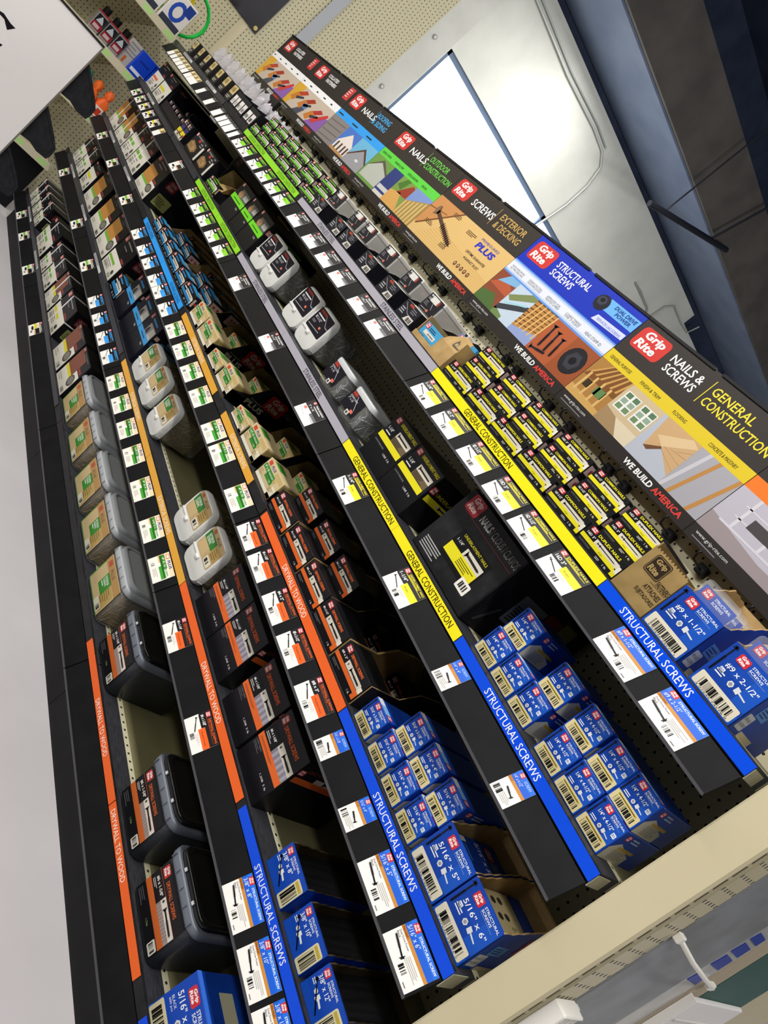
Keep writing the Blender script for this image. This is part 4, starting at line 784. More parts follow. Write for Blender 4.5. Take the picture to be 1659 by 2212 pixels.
def mk_bigblue():
    w, h, d = .19, .14, .2; b = MB(); b.box(0, w, 0, d, 0, h, SBLUE(), .0015); f = F(b, (0,0,0)); f.rect(.001,.001,w-.001,h-.001,'#1546ae',0); f.rect(.001,.001,w-.001,h*.12,'#2a66d0',1); f.rr(w*.02, h*.04, w*.5, h*.34, .004, '#d6cda6', 2); f.bars(w*.07, h*.08, w*.34, h*.2, 3, n=30); f.logo(w*.12, h*.78, w*.2, h*.18, 3); f.text('5/16" x 4"', w*.08, h*.6, w*.42, h*.12, '#e8edf5', 3, .01); f.text('STRUCTURAL', w*.36, h*.86, w*.34, h*.07, '#dfe7f3', 3, .02); f.text('SCREWS', w*.36, h*.77, w*.22, h*.07, '#dfe7f3', 3, .02); f.text('BLACK', w*.07, h*.49, w*.14, h*.05, '#e8edf5', 3); f.text('600 pcs', w*.07, h*.42, w*.14, h*.05, '#e8edf5', 3); f.oval(w*.36, h*.5, .009, .009, '#d6d8da', 3, 6); f.oval(w*.36, h*.5, .005, .005, '#8f9296', 4, 6)
    f = F(b, (0,0,h), (1,0,0), (0,1,0)); f.rect(.0,.0,w,.012,'#3a73e0',1); f.rr(.04,.05,.12,.09,.002,'#c9c6a8',1)
    return b.build('screw_box')
o = mk_bigblue(); o.location = (-.281, .03, DECK[5]); tag(o, 'large blue 5/16 x 4 structural screw box at the near end of bottom shelf', 'screw box')
# ---------------------------------------------------------------- second shelf, black and yellow boxes
def mk_underlay():
    w, h, d = .136, .143, .3; b = MB(); b.box(0, w, 0, d, 0, h, SBLK(), .0015); f = F(b, (0, 0, 0)); f.rect(.001,.001,w-.001,h*.5,'#121216',0); f.text('CLAVOS PARA BASE', w*.05, h*.36, w*.4, h*.03, '#8a8a8c', 1); f.text('1,068  5 lb', w*.55, h*.30, w*.28, h*.045, '#dcdcdc', 1)
    g = F(b, (0, 0, h*.42)); hh = h*.57; g.rect(.001, hh*.05, w*.93, hh*.25, YC, 1); g.rr(w*.05, hh*.27, w*.36, hh*.62, .002, '#101014', 2); g.text('1-1/4"', w*.08, hh*.42, w*.18, hh*.12, '#e4e4e4', 3); g.lines(w*.08, hh*.3, w*.2, hh*.08, 1, '#cfcfcf', 3)
    g.rect(w*.40, hh*.25, w*.93, hh*.46, '#6a5a44', 1); g.lines(w*.42, hh*.26, w*.4, hh*.18, 4, '#2c2720', 2); g.rect(w*.40, hh*.46, w*.93, hh*.66, '#cbc6b8', 1); g.screw(w*.44, hh*.56, w*.88, hh*.55, .0045, '#2b2220', 2, 'flat', False); g.logo(w*.06, hh*.74, w*.15, hh*.2, 2, '#8e2a2c', '#c9b9b5'); g.text('UNDERLAYMENT NAILS', w*.27, hh*.78, w*.68, hh*.12, '#b9b024', 2, .02)
    f = F(b, (w, 0, 0), (0,1,0)); f.rect(.01, h*.48, .2, h*.60, YC, 1); f.logo(.004, h*.64, .022, h*.14, 2, '#b93434'); f.text('UNDERLAYMENT NAILS', .03, h*.66, .16, h*.07, '#cfc52a', 2); f.rect(.06, h*.52, .17, h*.57, '#cbc6b8', 2); f.screw(.07, h*.545, .16, h*.545, .004, '#2b2220', 3, 'flat', False)
    return b.build('nail_box')
for x in (-1.188, -1.050): place('ul', mk_underlay, (x, .035, DECK[2]), 'large black box of underlayment nails with yellow stripe', 'nail box', 'large underlayment nail boxes', 'second shelf')
def mk_bigcarton():
    w, h, d = .252, .188, .40; b = MB(); o = noisy('worn_black_carton', '#151517', '#232326', 30, .55, lo=.45, hi=.75, bump=.2); b.box(0, w, 0, d, 0, h, o, .003); f = F(b, (0,0,0))
    f.lines(w*.08, h*.06, w*.3, h*.16, 5, '#a9a9a9', 1); f.logo(w*.08, h*.76, w*.2, h*.22, 1, '#a03036', '#c9b4b0'); f.text('NAILS', w*.33, h*.80, w*.18, h*.1, '#a5a3a0', 1, .03); f.text('/ CLOUS / CLAVOS', w*.52, h*.80, w*.46, h*.1, '#7d7b79', 1, .0); f.rect(w*.12, h*.745, w*.98, h*.75, '#7c2a30', 1)
    f.rr(w*.30, h*.22, w*.82, h*.62, .003, '#0e0e10', 1); f.rect(w*.31, h*.28, w*.8, h*.46, YC, 2); f.rr(w*.31, h*.42, w*.5, h*.55, .002, '#0e0e10', 3); f.text('1-1/4"', w*.34, h*.47, w*.1, h*.04, '#e6e6e6', 4); f.rect(w*.5, h*.42, w*.8, h*.52, '#cbc6b8', 3); f.screw(w*.53, h*.47, w*.78, h*.46, .006, '#2b2220', 4, 'flat', False); f.text('UNDERLAYMENT NAILS', w*.36, h*.56, w*.42, h*.04, '#bdb427', 3, .02); f.lines(w*.52, h*.3, w*.26, h*.1, 4, '#6a640e', 3)
    f.rr(w*.7, h*.16, w*.86, h*.30, .003, '#e6e2da', 3); f.bars(w*.73, h*.19, w*.1, h*.08, 4)
    f = F(b, (w,0,0), (0,1,0)); f.rr(.09, h*.3, .2, h*.72, .004, '#75787a', 1); f.lines(.1, h*.34, .085, h*.24, 6, '#2c2e30', 2); f.rr(.205, h*.56, .27, h*.76, .004, '#8a2c3c', 1); f.rr(.275, h*.6, .34, h*.8, .004, '#8a864c', 1); f.seg(.03, h*.1, .07, h*.4, .0012, '#77777a', 1); f.seg(.035, h*.1, .075, h*.4, .0012, '#77777a', 1)
    return b.build('carton')
o = mk_bigcarton(); o.location = (-.827, .035, DECK[2]); tag(o, 'big worn black carton lettered nails clous clavos on the second shelf', 'carton')
# ---------------------------------------------------------------- clear tubs with screws
def sticks(w, d, h, n, seed, cols, ln=.03, rad=.0011):
    r = random.Random(seed); b = MB()
    b.box(.006, w-.006, .008, d-.006, .002, h*.9, P(cols[0], .6))
    for k in range(n):
        side = r.random()
        if side < .5: p = Vector((r.uniform(.004, w-.004), r.uniform(.003, .008), r.uniform(.004, h)))
        elif side < .8: p = Vector((w-r.uniform(.002, .006), r.uniform(.004, d-.006), r.uniform(.004, h)))
        else: p = Vector((r.uniform(.004, w-.004), r.uniform(.004, d-.004), h*.9+r.uniform(0, .004)))
        a = r.uniform(0, math.pi); dv = Vector((math.cos(a), 0, math.sin(a))) if side < .5 else (Vector((0, math.cos(a), math.sin(a))) if side < .8 else Vector((math.cos(a), math.sin(a), 0)))
        q0 = p-dv*ln/2; q1 = p+dv*ln/2
        q0 = Vector((min(max(q0.x, .003), w-.003), min(max(q0.y, .003), d-.003), min(max(q0.z, .003), h))); q1 = Vector((min(max(q1.x, .003), w-.003), min(max(q1.y, .003), d-.003), min(max(q1.z, .003), h)))
        if (q1-q0).length < .006: continue
        b.tube([q0, q1], rad, P(cols[1+k % (len(cols)-1)], .4, .4), 4, False)
    return b
def mk_bucket(style, w=.2, h=.135, d=.24):
    """rounded storage tub with a front label and an overhanging lid"""
    t = thing('screw_tub'); ext = style == 'ext'
    m = plastic('frosted_tub' if ext else 'smoky_tub', '#d9dad2' if ext else '#4a4d53', .25 if ext else .72, .3)
    cx, cy = w/2, d/2; b = MB()
    b.loft([rring(cx, cy, w/2-.014, d/2-.014, .02, 0), rring(cx, cy, w/2-.006, d/2-.006, .026, .006), rring(cx, cy, w/2-.001, d/2-.001, .03, h)], m, True, False); cont = b.build('container', t)
    lm = plastic('grey_lid', '#a9adb0', .95, .3) if ext else plastic('black_lid', '#141416', 1, .22)
    rimc = plastic('grey_lid', '#a9adb0', .95, .3) if ext else plastic('smoky_rim', '#6b717c', .9, .3)
    b = MB(); e = .006
    b.loft([rring(cx, cy, w/2+e-.002, d/2+e-.002, .032, h-.012), rring(cx, cy, w/2+e, d/2+e, .034, h-.008), rring(cx, cy, w/2+e, d/2+e, .034, h+.006), rring(cx, cy, w/2+e-.004, d/2+e-.004, .032, h+.009)], rimc, True, True)
    b.loft([rring(cx, cy, w/2-.004, d/2-.004, .03, h+.009), rring(cx, cy, w/2-.004, d/2-.004, .03, h+.020), rring(cx, cy, w/2-.008, d/2-.008, .028, h+.024), rring(cx, cy, w/2-.014, d/2-.014, .025, h+.024), rring(cx, cy, w/2-.016, d/2-.016, .024, h+.019)], lm, True, True)
    for k in range(5): b.box(w*(.1+.2*k)-.0008, w*(.1+.2*k)+.0008, -e-.003, -e+.001, h-.008, h+.006, rimc)
    if not ext: b.box(w*.3, w*.34, -.001, .002, h+.012, h+.018, P('#d9dadb', .4)); b.box(w*.68, w*.72, -.001, .002, h+.012, h+.018, P('#d9dadb', .4))
    b.build('lid', t)
    s = sticks(w-.02, d-.02, h*.78, 150, 5 if ext else 9, ('#86704a', '#b99d68', '#9c8152', '#d2bb8b') if ext else ('#16181d', '#24272e', '#30333b', '#1b1d22'), .035); o = s.build('screws', cont); o.location = (.01, .01, .006); o['kind'] = 'stuff'
    b = MB(); f = F(b, (0, -.0006, .0)); x0, x1 = w*.1, w*.9; L = x1-x0; z0, z1 = h*.08, h*.86; H = z1-z0; g = F(b, (x0, -.0012, z0)); y0 = .006
    b.poly([(x0, .0045, z0), (x1, .0045, z0), (x1, -.0008, z1), (x0, -.0008, z1)], P('#cdb68a' if ext else '#17171a', .4))
    g = F(b, (x0, .0045-.0002, z0), (1,0,0), (0, -.0053, H))
    if ext:
        g.rect(0, 0, L, H*.98, '#cbb488', 0); g.rect(0, 0, L*.03, H*.98, '#5f9a45', 1); g.rect(L*.0, H*.0, L, H*.03, '#5f9a45', 1); g.rr(L*.33, H*.28, L*.66, H*.74, .003, '#3f8a36', 2)
        g.text('EXTERIOR', L*.36, H*.58, L*.24, H*.08, '#e4efdc', 3, .02); g.text('SCREWS', L*.36, H*.48, L*.2, H*.08, '#e4efdc', 3, .02); g.rect(L*.36, H*.41, L*.5, H*.44, '#e4efdc', 3)
        g.rect(0, H*.72, L, H*.98, '#b08a52', 2); g.rr(L*.1, H*.78, L*.24, H*.94, .003, '#b0523a', 3); g.text('PLUS', L*.34, H*.78, L*.26, H*.13, '#7a5f4a', 3, .03); g.rect(L*.64, H*.1, L*.97, H*.7, '#b59a5a', 1); g.lines(L*.66, H*.14, L*.28, H*.5, 6, '#8a7442', 2)
        for k in range(4): g.seg(L*(.06+.07*k), H*.12, L*(.1+.06*k), H*.7, .0008, '#a58b5c', 1)
        g.rr(L*.62, H*.02, L*.93, H*.22, .003, '#ddd7c4', 3); g.bars(L*.78, H*.05, L*.12, H*.14, 4, '#3a3a38', 8)
    else:
        g.rect(0, 0, L, H*.98, '#18171a', 0); g.rect(0, H*.28, L, H*.44, '#c8642f', 1); g.rr(0, H*.44, L*.42, H*.72, .003, '#131215', 2); g.rect(L*.0, H*.72, L, H*.73, '#a9512a', 2); g.rect(L*.42, H*.44, L, H*.57, '#a09088', 1)
        for k in range(11): g.rect(L*(.43+.05*k), H*.44, L*(.45+.05*k), H*.57, '#8a7f7b', 2)
        g.rect(L*.42, H*.57, L, H*.72, '#d9d4c8', 1); g.screw(L*.56, H*.645, L*.96, H*.63, .005, '#1a1715', 3); g.oval(L*.46, H*.645, .003, .004, '#3a3632', 3, 8)
        g.text('#6 x 1-5/8"', L*.08, H*.58, L*.3, H*.09, '#e9e6e2', 3, .015); g.lines(L*.06, H*.47, L*.2, H*.08, 2, '#bdbab6', 3); g.logo(L*.04, H*.77, L*.16, H*.2, 3, '#b83a30'); g.text('DRYWALL SCREWS', L*.26, H*.79, L*.52, H*.1, '#c9622f', 3, .02); g.rr(L*.82, H*.04, L*.99, H*.26, .003, '#ddd8cc', 3); g.bars(L*.84, H*.08, L*.13, H*.13, 4, INK, 10); g.text('1,766', L*.5, H*.1, L*.1, H*.06, '#8fae6a', 2); g.lines(L*.04, H*.04, L*.3, H*.16, 3, '#55555a', 2)
    b.build('label', cont); return t
for x in (-2.612, -2.348, -2.086, -1.843, -1.572):
    place('tubx', lambda: mk_bucket('ext', .212, .142), (x, .035, DECK[5]), 'frosted exterior screw tub with grey lid', 'tub', 'exterior screw tubs', 'bottom shelf')
for x in (-1.290, -.797, -.550):
    place('tubd', lambda: mk_bucket('dry', .199, .142), (x, .035, DECK[5]), 'dark translucent tub of drywall screws with black lid', 'tub', 'drywall screw tubs', 'bottom shelf')
def mk_hinge(style, w=.142, h=.142, d=.17):
    """clear hinged box lying on its back, the lid facing the aisle"""
    t = thing('screw_tub'); m = plastic('clear_tub', '#c9c9c0', .22, .22); lm = plastic('clear_lid', '#f6f7f2', .72, .22)
    b = MB(); b.loft([rring(w/2, h/2, w/2-.016, h/2-.016, .02, d, 'y'), rring(w/2, h/2, w/2-.012, h/2-.012, .022, d-.01, 'y'), rring(w/2, h/2, w/2-.004, h/2-.004, .028, .02, 'y')], m, True, False); cont = b.build('container', t)
    b = MB(); b.loft([rring(w/2, h/2, w/2, h/2, .03, .022, 'y'), rring(w/2, h/2, w/2, h/2, .03, .006, 'y'), rring(w/2, h/2, w/2-.004, h/2-.004, .028, .0, 'y')], lm, False, True)
    b.box(w*.03, w*.5, -.003, .001, h*.34, h*.37, lm); b.box(w*.36, w*.5, -.006, .001, h*.30, h*.36, lm, .002)
    for k in range(5): b.box(w*.97, w*1.003, .004, .02, h*(.15+.15*k), h*(.155+.15*k), lm)
    lid = b.build('lid', t)
    if style == 'ext': cs = ('#7a6a48', '#b59c68', '#94804f', '#cdb685')
    else: cs = ('#6a6d70', '#b0b3b6', '#8b8e92', '#cfd2d5')
    s = sticks(w-.03, d-.035, h-.03, 130, 3, cs, .045); o = s.build('screws', cont); o.location = (.015, .0125, .014); o['kind'] = 'stuff'
    b = MB(); f = F(b, (w*.08, -.0003, h*.40)); L, H = w*.84, h*.54
    if style == 'ext':
        f.rr(0, 0, L, H, .008, '#b89f72', 0); f.rr(L*.0, H*.44, L*.6, H*.80, .002, '#35762f', 1); f.text('EXTERIOR', L*.1, H*.62, L*.34, H*.12, '#dce8d2', 2, .02); f.text('SCREWS', L*.1, H*.48, L*.28, H*.12, '#dce8d2', 2, .02); f.rect(L*.05, H*.05, L*.5, H*.42, '#c3aa7c', 1); f.rr(L*.62, H*.04, L*.95, H*.3, .002, '#d9d4c2', 2); f.bars(L*.66, H*.08, L*.2, H*.16, 3, INK, 8); f.rr(L*.1, H*.83, L*.24, H*.97, .002, '#a9603c', 2); f.text('PLUS', L*.4, H*.83, L*.3, H*.12, '#6a4a3a', 2, .02); f.rect(L*.62, H*.34, L*.98, H*.8, '#a58a50', 1); f.lines(L*.64, H*.36, L*.3, H*.38, 4, '#7d6636', 2)
    else:
        f.rr(0, 0, L, H, .006, '#1b1a22', 0); f.seg(L*.5,H*.9,L*.82,H*.55,.003,'#8f8f95',1); f.seg(L*.82,H*.55,L*.98,H*.55,.003,'#8f8f95',1); f.rect(L*.1,H*.82,L*.5,H*.94,'#8a302c',1); f.text('8D 2-1/2"', L*.1, H*.5, L*.4, H*.12, '#dcdce0', 1); f.text('~', L*.1, H*.66, L*.5, H*.1, '#dcdce0', 1, .02); f.rect(L*.62, H*.3, L*.72, H*.4, '#d9705a', 1); f.seg(L*.06, H*.14, L*.8, H*.2, .0012, '#d0d0d0', 1); f.lines(L*.1, H*.3, L*.3, H*.12, 2, '#88888e', 1)
    b.build('label', lid); return t
for x in (-2.410, -2.242, -2.052, -1.507, -1.340):
    place('hx', lambda: mk_hinge('ext'), (x, .035, DECK[4]), 'clear hinged exterior screw box, tan label', 'tub', 'hinged exterior screw boxes', 'fourth shelf')
for x in (-2.412, -2.266, -1.975, -1.828):
    place('hs', lambda: mk_hinge('ss', .139, .139), (x, .035, DECK[2]), 'clear hinged box of stainless nails with black label', 'tub', 'hinged stainless nail boxes', 'second shelf')
def mk_sstub():
    w, h, d = .122, .085, .13; t = thing('screw_tub'); m = plastic('clear_tub', '#c9c9c0', .35, .22); b = MB()
    b.loft([rring(w/2, d/2, w/2-.008, d/2-.008, .012, 0), rring(w/2, d/2, w/2-.002, d/2-.002, .016, .006), rring(w/2, d/2, w/2-.001, d/2-.001, .018, h)], m, True, False); cont = b.build('container', t)
    lm = plastic('clear_lid2', '#d5d8da', .8, .25); b = MB(); b.loft([rring(w/2, d/2, w/2+.002, d/2+.002, .018, h-.008), rring(w/2, d/2, w/2+.003, d/2+.003, .02, h+.004), rring(w/2, d/2, w/2, d/2, .018, h+.008)], lm)
    b.build('lid', t); s = sticks(w-.02, d-.02, h-.014, 150, 21, ('#6c6f73', '#b9bdc1', '#8f9397', '#dfe3e6', '#7a7d82'), .03, .0013); o = s.build('screws', cont); o.location = (.01, .01, .006); o['kind'] = 'stuff'
    b = MB(); f = F(b, (w*.02, -.0006, h*.26)); L, H = w*.72, h*.66; f.rr(0, 0, L, H, .003, '#1b1a22', 0); f.seg(L*.45,H*.9,L*.8,H*.3,.0025,'#a9a9ae',1); f.rect(L*.1,H*.78,L*.4,H*.95,'#a83a30',1); f.text('3" x 10', L*.1, H*.46, L*.34, H*.13, '#dcdce0', 1); f.text('EXTERIOR SCREWS', L*.1, H*.62, L*.55, H*.1, '#dcdce0', 1); f.rect(L*.66, H*.1, L*.84, H*.26, '#e0765e', 1); f.rr(L*.5, H*-.12, L*.72, H*.12, .002, '#e2e0dc', 1); f.bars(L*.52, H*-.08, L*.17, H*.14, 2, INK, 8)
    b.build('label', cont); return t
for x in (-1.559, -1.395): place('sst', mk_sstub, (x, .035, DECK[2]), 'small clear tub of silver stainless screws with black label', 'tub', 'small stainless tubs', 'second shelf')
# ---------------------------------------------------------------- drywall screw boxes
def mk_dry1(s, w=.132, h=.062, d=.085):
    b = MB(); b.box(0, w, 0, d, 0, h, SBLK(), .0015); f = F(b, (0,0,0)); c = '#e0682c'
    f.rect(.0005,0,w-.0005,h,'#17161a',0); f.rect(0, h*.26, w*.9, h*.42, c, 1); f.rect(w*.9, h*.12, w, h*.42, c, 2); f.rr(w*.04, h*.44, w*.32, h*.70, .002, '#111114', 2); f.text(s, w*.07, h*.53, w*.22, h*.1, '#e6e4e2', 3, .015); f.rect(w*.33, h*.44, w*.92, h*.67, '#cfc9bb', 1); f.rect(w*.92, h*.3, w, h*.64, '#ddd8cc', 1); f.screw(w*.5, h*.555, w*.88, h*.545, .0038, '#1d1a18', 2); f.oval(w*.39, h*.56, .002, .003, '#4a4640', 2, 8)
    f.logo(w*.08, h*.74, w*.16, h*.22, 2, '#b03434'); f.text('DRYWALL SCREWS', w*.29, h*.77, w*.52, h*.12, c, 2, .03); f.text('1 lb', w*.78, h*.08, w*.08, h*.08, '#dcdcdc', 1); f.lines(w*.06, h*.06, w*.3, h*.12, 2, '#66666a', 1)
    return b.build('screw_box')
def mk_drycarton(w=.138, h=.115, d=.34):
    b = MB(); o = noisy('carton_black', '#1a1a1d', '#222226', 14, .5); i = CARDD(); t = .003
    prof = [(0, h*.55), (.10, h*.6), (.14, h*.92), (.2, h), (d, h)]
    for x0 in (0, w-t):
        for (ya, za), (yb, zb) in zip(prof, prof[1:]):
            b.poly([(x0, ya, 0), (x0, ya, za), (x0, yb, zb), (x0, yb, 0)], o if x0 == 0 else i); b.poly([(x0+t, ya, 0), (x0+t, yb, 0), (x0+t, yb, zb), (x0+t, ya, za)], i if x0 == 0 else o); b.poly([(x0, ya, za), (x0+t, ya, za), (x0+t, yb, zb), (x0, yb, zb)], i)
        b.poly([(x0,0,0),(x0+t,0,0),(x0+t,0,prof[0][1]),(x0,0,prof[0][1])], i)
    b.box(t, w-t, d-t, d, 0, h, i); b.box(t, w-t, 0, d-t, 0, .0015, i)
    b.poly([(w-t-.001, .12, h*.95), (w-t-.001, .3, h), (w-.06, .3, h+.035), (w-.06, .14, h+.03)], i); b.poly([(w-t-.001, .12, h*.95), (w-.06, .14, h+.03), (w-.06, .3, h+.035), (w-t-.001, .3, h)], o)
    f = F(b, (w,0,0), (0,1,0)); f.logo(.18, h*.3, .05, h*.4, 1, '#4a4136', '#8a7c62')
    return b.build('open_carton')
for x, s, two in ((-1.258, '#6 x 1-1/4"', 1), (-1.115, '#6 x 1-5/8"', 1), (-.977, '#6 x 2"', 1), (-.842, '#8 x 2-1/2"', 0), (-.704, '#8 x 3"', 0)):
    q = s.replace('"', '')
    place('drycart', mk_drycarton, (x-.003, .037, DECK[3]), 'black open drywall screw carton with brown flaps', 'carton', 'black drywall screw cartons', 'third shelf')
    place(('dw', s), lambda: mk_dry1(s, .1305), (x+.0005, .033, DECK[3]+.0018), 'black and orange drywall box %s, front one' % q, 'screw box', 'small drywall screw boxes', 'third shelf')
    if two: place(('dw2', s), lambda: mk_dry1(s, .115, .058), (x+.010, .075, DECK[3]+.0645), 'black and orange drywall box %s, raised one' % q, 'screw box', 'small drywall screw boxes', 'third shelf')
    place(('dw3', s), lambda: mk_dry1(s, .115, .058), (x+.008, .22, DECK[3]+.0018), 'black and orange drywall box %s deep in carton' % q, 'screw box', 'small drywall screw boxes', 'third shelf')
def mk_dry5(s):
    w, h, d = .142, .168, .24; b = MB(); b.box(0, w, 0, d, 0, h, SBLK(), .0015); f = F(b, (0,0,0)); c = '#d8642a'
    f.rect(.001,.001,w-.001,h-.001,'#141317',0); f.text('COARSE THREAD', w*.04, h*.36, w*.26, h*.025, '#77777b', 1); f.lines(w*.04, h*.30, w*.26, h*.05, 2, '#55555a', 1); f.text('1,308  5 lb', w*.62, h*.24, w*.3, h*.035, '#dcdcdc', 1); f.rect(.001, h*.40, w-.001, h*.505, c, 1); f.lines(w*.06, h*.43, w*.75, h*.035, 2, '#8a3a14', 2)
    f.rr(w*.02, h*.505, w*.42, h*.70, .002, '#101013', 3); f.text(s, w*.08, h*.60, w*.26, h*.045, '#e6e4e2', 4, .015); f.lines(w*.06, h*.53, w*.24, h*.05, 2, '#b9b7b4', 4)
    f.rect(w*.42, h*.505, w-.001, h*.62, '#8d8894', 1)
    for k in range(10): f.rect(w*(.44+.055*k), h*.505, w*(.455+.055*k), h*.62, ('#6a6672', '#b3aeb8')[k % 2], 2)
    f.rect(w*.42, h*.62, w-.001, h*.72, '#c9c4b6', 1); f.screw(w*.62, h*.67, w*.94, h*.665, .005, '#15120f', 3); f.oval(w*.47, h*.67, .003, .0035, '#4a463f', 3, 8)
    f.logo(w*.05, h*.80, w*.13, h*.13, 3, '#7e2a24', '#b9aaa5'); f.text('DRYWALL SCREWS', w*.22, h*.80, w*.62, h*.07, '#b04c1c', 3, .02)
    f = F(b, (w,0,0), (0,1,0)); f.rect(.01, h*.60, .2, h*.70, c, 1); f.rect(.07, h*.70, .19, h*.78, '#c9c4b6', 1); f.screw(.1, h*.74, .18, h*.74, .005, '#15120f', 2); f.logo(.006, h*.74, .02, h*.1, 2, '#b03434'); f.text('DRYWALL SCREWS', .03, h*.82, .14, h*.06, '#8a4020', 2)
    f = F(b, (0,0,h), (1,0,0), (0,1,0)); f.rect(.01, .02, .12, .12, '#1c1b1f', 0)
    return b.build('screw_box')
for x, s in ((-1.143, '#6 x 1-1/4"'), (-.997, '#6 x 1-1/4"'), (-.806, '#6 x 1-5/8"'), (-.655, '#6 x 1-5/8"')):
    place(('d5', s), lambda: mk_dry5(s), (x, .035, DECK[4]), 'tall black %s drywall screw box, orange stripe' % s.replace('"', ''), 'screw box', 'tall drywall screw boxes', 'fourth shelf')
# ---------------------------------------------------------------- exterior screw boxes, third shelf
def mk_ext(s, w, h=.066, d=.075):
    b = MB(); b.box(0, w, 0, d, 0, h, BX(('#c9b27e', '#d3bd8a'), 'tan_printed_card'), .0012); f = F(b, (0,0,0))
    f.rect(.001,.001,w-.001,h-.001,'#d3bf92',0); f.rect(.001,.001,w-.001,h*.16,'#efeadc',1); f.rect(w*.8,.001,w-.001,h*.5,'#e9dfc4',1); f.rect(w*.04, h*.5, w*.66, h*.72, '#3f8a34', 2); f.rect(w*.3, h*.34, w*.7, h*.52, '#3f8a34', 2); f.text(s, w*.08, h*.55, w*.24, h*.12, '#edf4e8', 3, .02); f.text('EXTERIOR SCREWS', w*.36, h*.56, w*.27, h*.07, '#edf4e8', 3, .01); f.text('1 lb', w*.54, h*.38, w*.08, h*.08, '#edf4e8', 3)
    f.rr(w*.08, h*.77, w*.22, h*.96, .002, '#cc4a3a', 2); f.text('PLUS', w*.28, h*.79, w*.22, h*.13, '#3d3d92', 2, .03, slant=.12); f.rect(w*.56, h*.74, w*.96, h*.95, '#c4ac74', 1); f.oval(w*.72, h*.62, .006, .007, '#c2a868', 2, 8); f.lines(w*.72, h*.2, w*.24, h*.2, 3, '#a08a58', 2); f.lines(w*.04, h*.2, w*.2, h*.24, 3, '#b39d6c', 2)
    f = F(b, (w,0,0), (0,1,0)); f.rect(.004, h*.1, d-.004, h*.5, '#3f7a32', 1); f.rect(.004, h*.55, d-.004, h*.9, '#a08c55', 1)
    f = F(b, (0,0,h), (1,0,0), (0,1,0)); f.rect(.002,.002,w-.002,d-.002,'#d0bd90',1); f.rect(w*.1,.01,w*.5,.04,'#3f8a34',2)
    return b.build('screw_box')
def mk_extcarton(w, h, d=.33):
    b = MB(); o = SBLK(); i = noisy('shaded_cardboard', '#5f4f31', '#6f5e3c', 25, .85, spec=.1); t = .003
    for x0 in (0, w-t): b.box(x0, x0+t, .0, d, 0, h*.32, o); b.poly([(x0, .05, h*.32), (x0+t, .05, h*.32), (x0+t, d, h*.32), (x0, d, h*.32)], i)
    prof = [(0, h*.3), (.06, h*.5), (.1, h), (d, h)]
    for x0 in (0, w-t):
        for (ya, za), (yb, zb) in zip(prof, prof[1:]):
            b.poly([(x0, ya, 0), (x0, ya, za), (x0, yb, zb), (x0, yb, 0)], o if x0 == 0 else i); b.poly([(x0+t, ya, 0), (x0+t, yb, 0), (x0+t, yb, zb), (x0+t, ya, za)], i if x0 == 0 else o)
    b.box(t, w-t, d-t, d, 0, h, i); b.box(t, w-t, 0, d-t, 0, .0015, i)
    f = F(b, (w,0,0), (0,1,0)); f.logo(.12, h*.45, .08, h*.45, 1, '#a5262c', '#c9bcb2'); f.text('FASTENERS', .205, h*.62, .1, h*.13, '#6a6a6e', 1, .02); f.text('PLUS', .06, h*.24, .08, h*.16, '#9a9a86', 1, .03); f.text('Primeguard', .07, h*.42, .05, h*.06, '#8a8a78', 1)
    return b.build('open_carton')
for x, s, w, up in ((-2.409, '1-1/4" x 8', .128, 0), (-2.271, '1-5/8" x 8', .150, 1), (-2.086, '2" x 8', .118, 0), (-1.952, '2-1/2" x 9', .134, 1), (-1.722, '3" x 9', .116, 0), (-1.593, '3-1/2" x 10', .140, 1), (-1.412, '4" x 10', .132, 1)):
    q = s.replace('"', ''); hh = .042 if s[0] in '23' and not up else .066
    wc = round(w+.0075, 4)
    if up: place(('excart', wc), lambda: mk_extcarton(wc, .128), (x-.004, .04, DECK[3]), 'black open carton around exterior screw boxes %s' % q, 'carton', 'black exterior screw cartons')
    place(('ex', s), lambda: mk_ext(s, w-.001, hh), (x, .035+.0065, DECK[3]+.0018), 'tan and green exterior screw box %s at the front' % q, 'screw box', 'exterior screw boxes')
    if up: place(('exu', s), lambda: mk_ext(s, w*.78, .05), (x+w*.18, .13, DECK[3]+.046), 'tan and green exterior screw box %s raised behind the front one' % q, 'screw box', 'exterior screw boxes')
    if up: place(('exl', s), lambda: mk_ext(s, w*.9, .043), (x+w*.03, .13, DECK[3]+.0018), 'tan and green exterior screw box %s underneath the raised one' % q, 'screw box', 'exterior screw boxes')
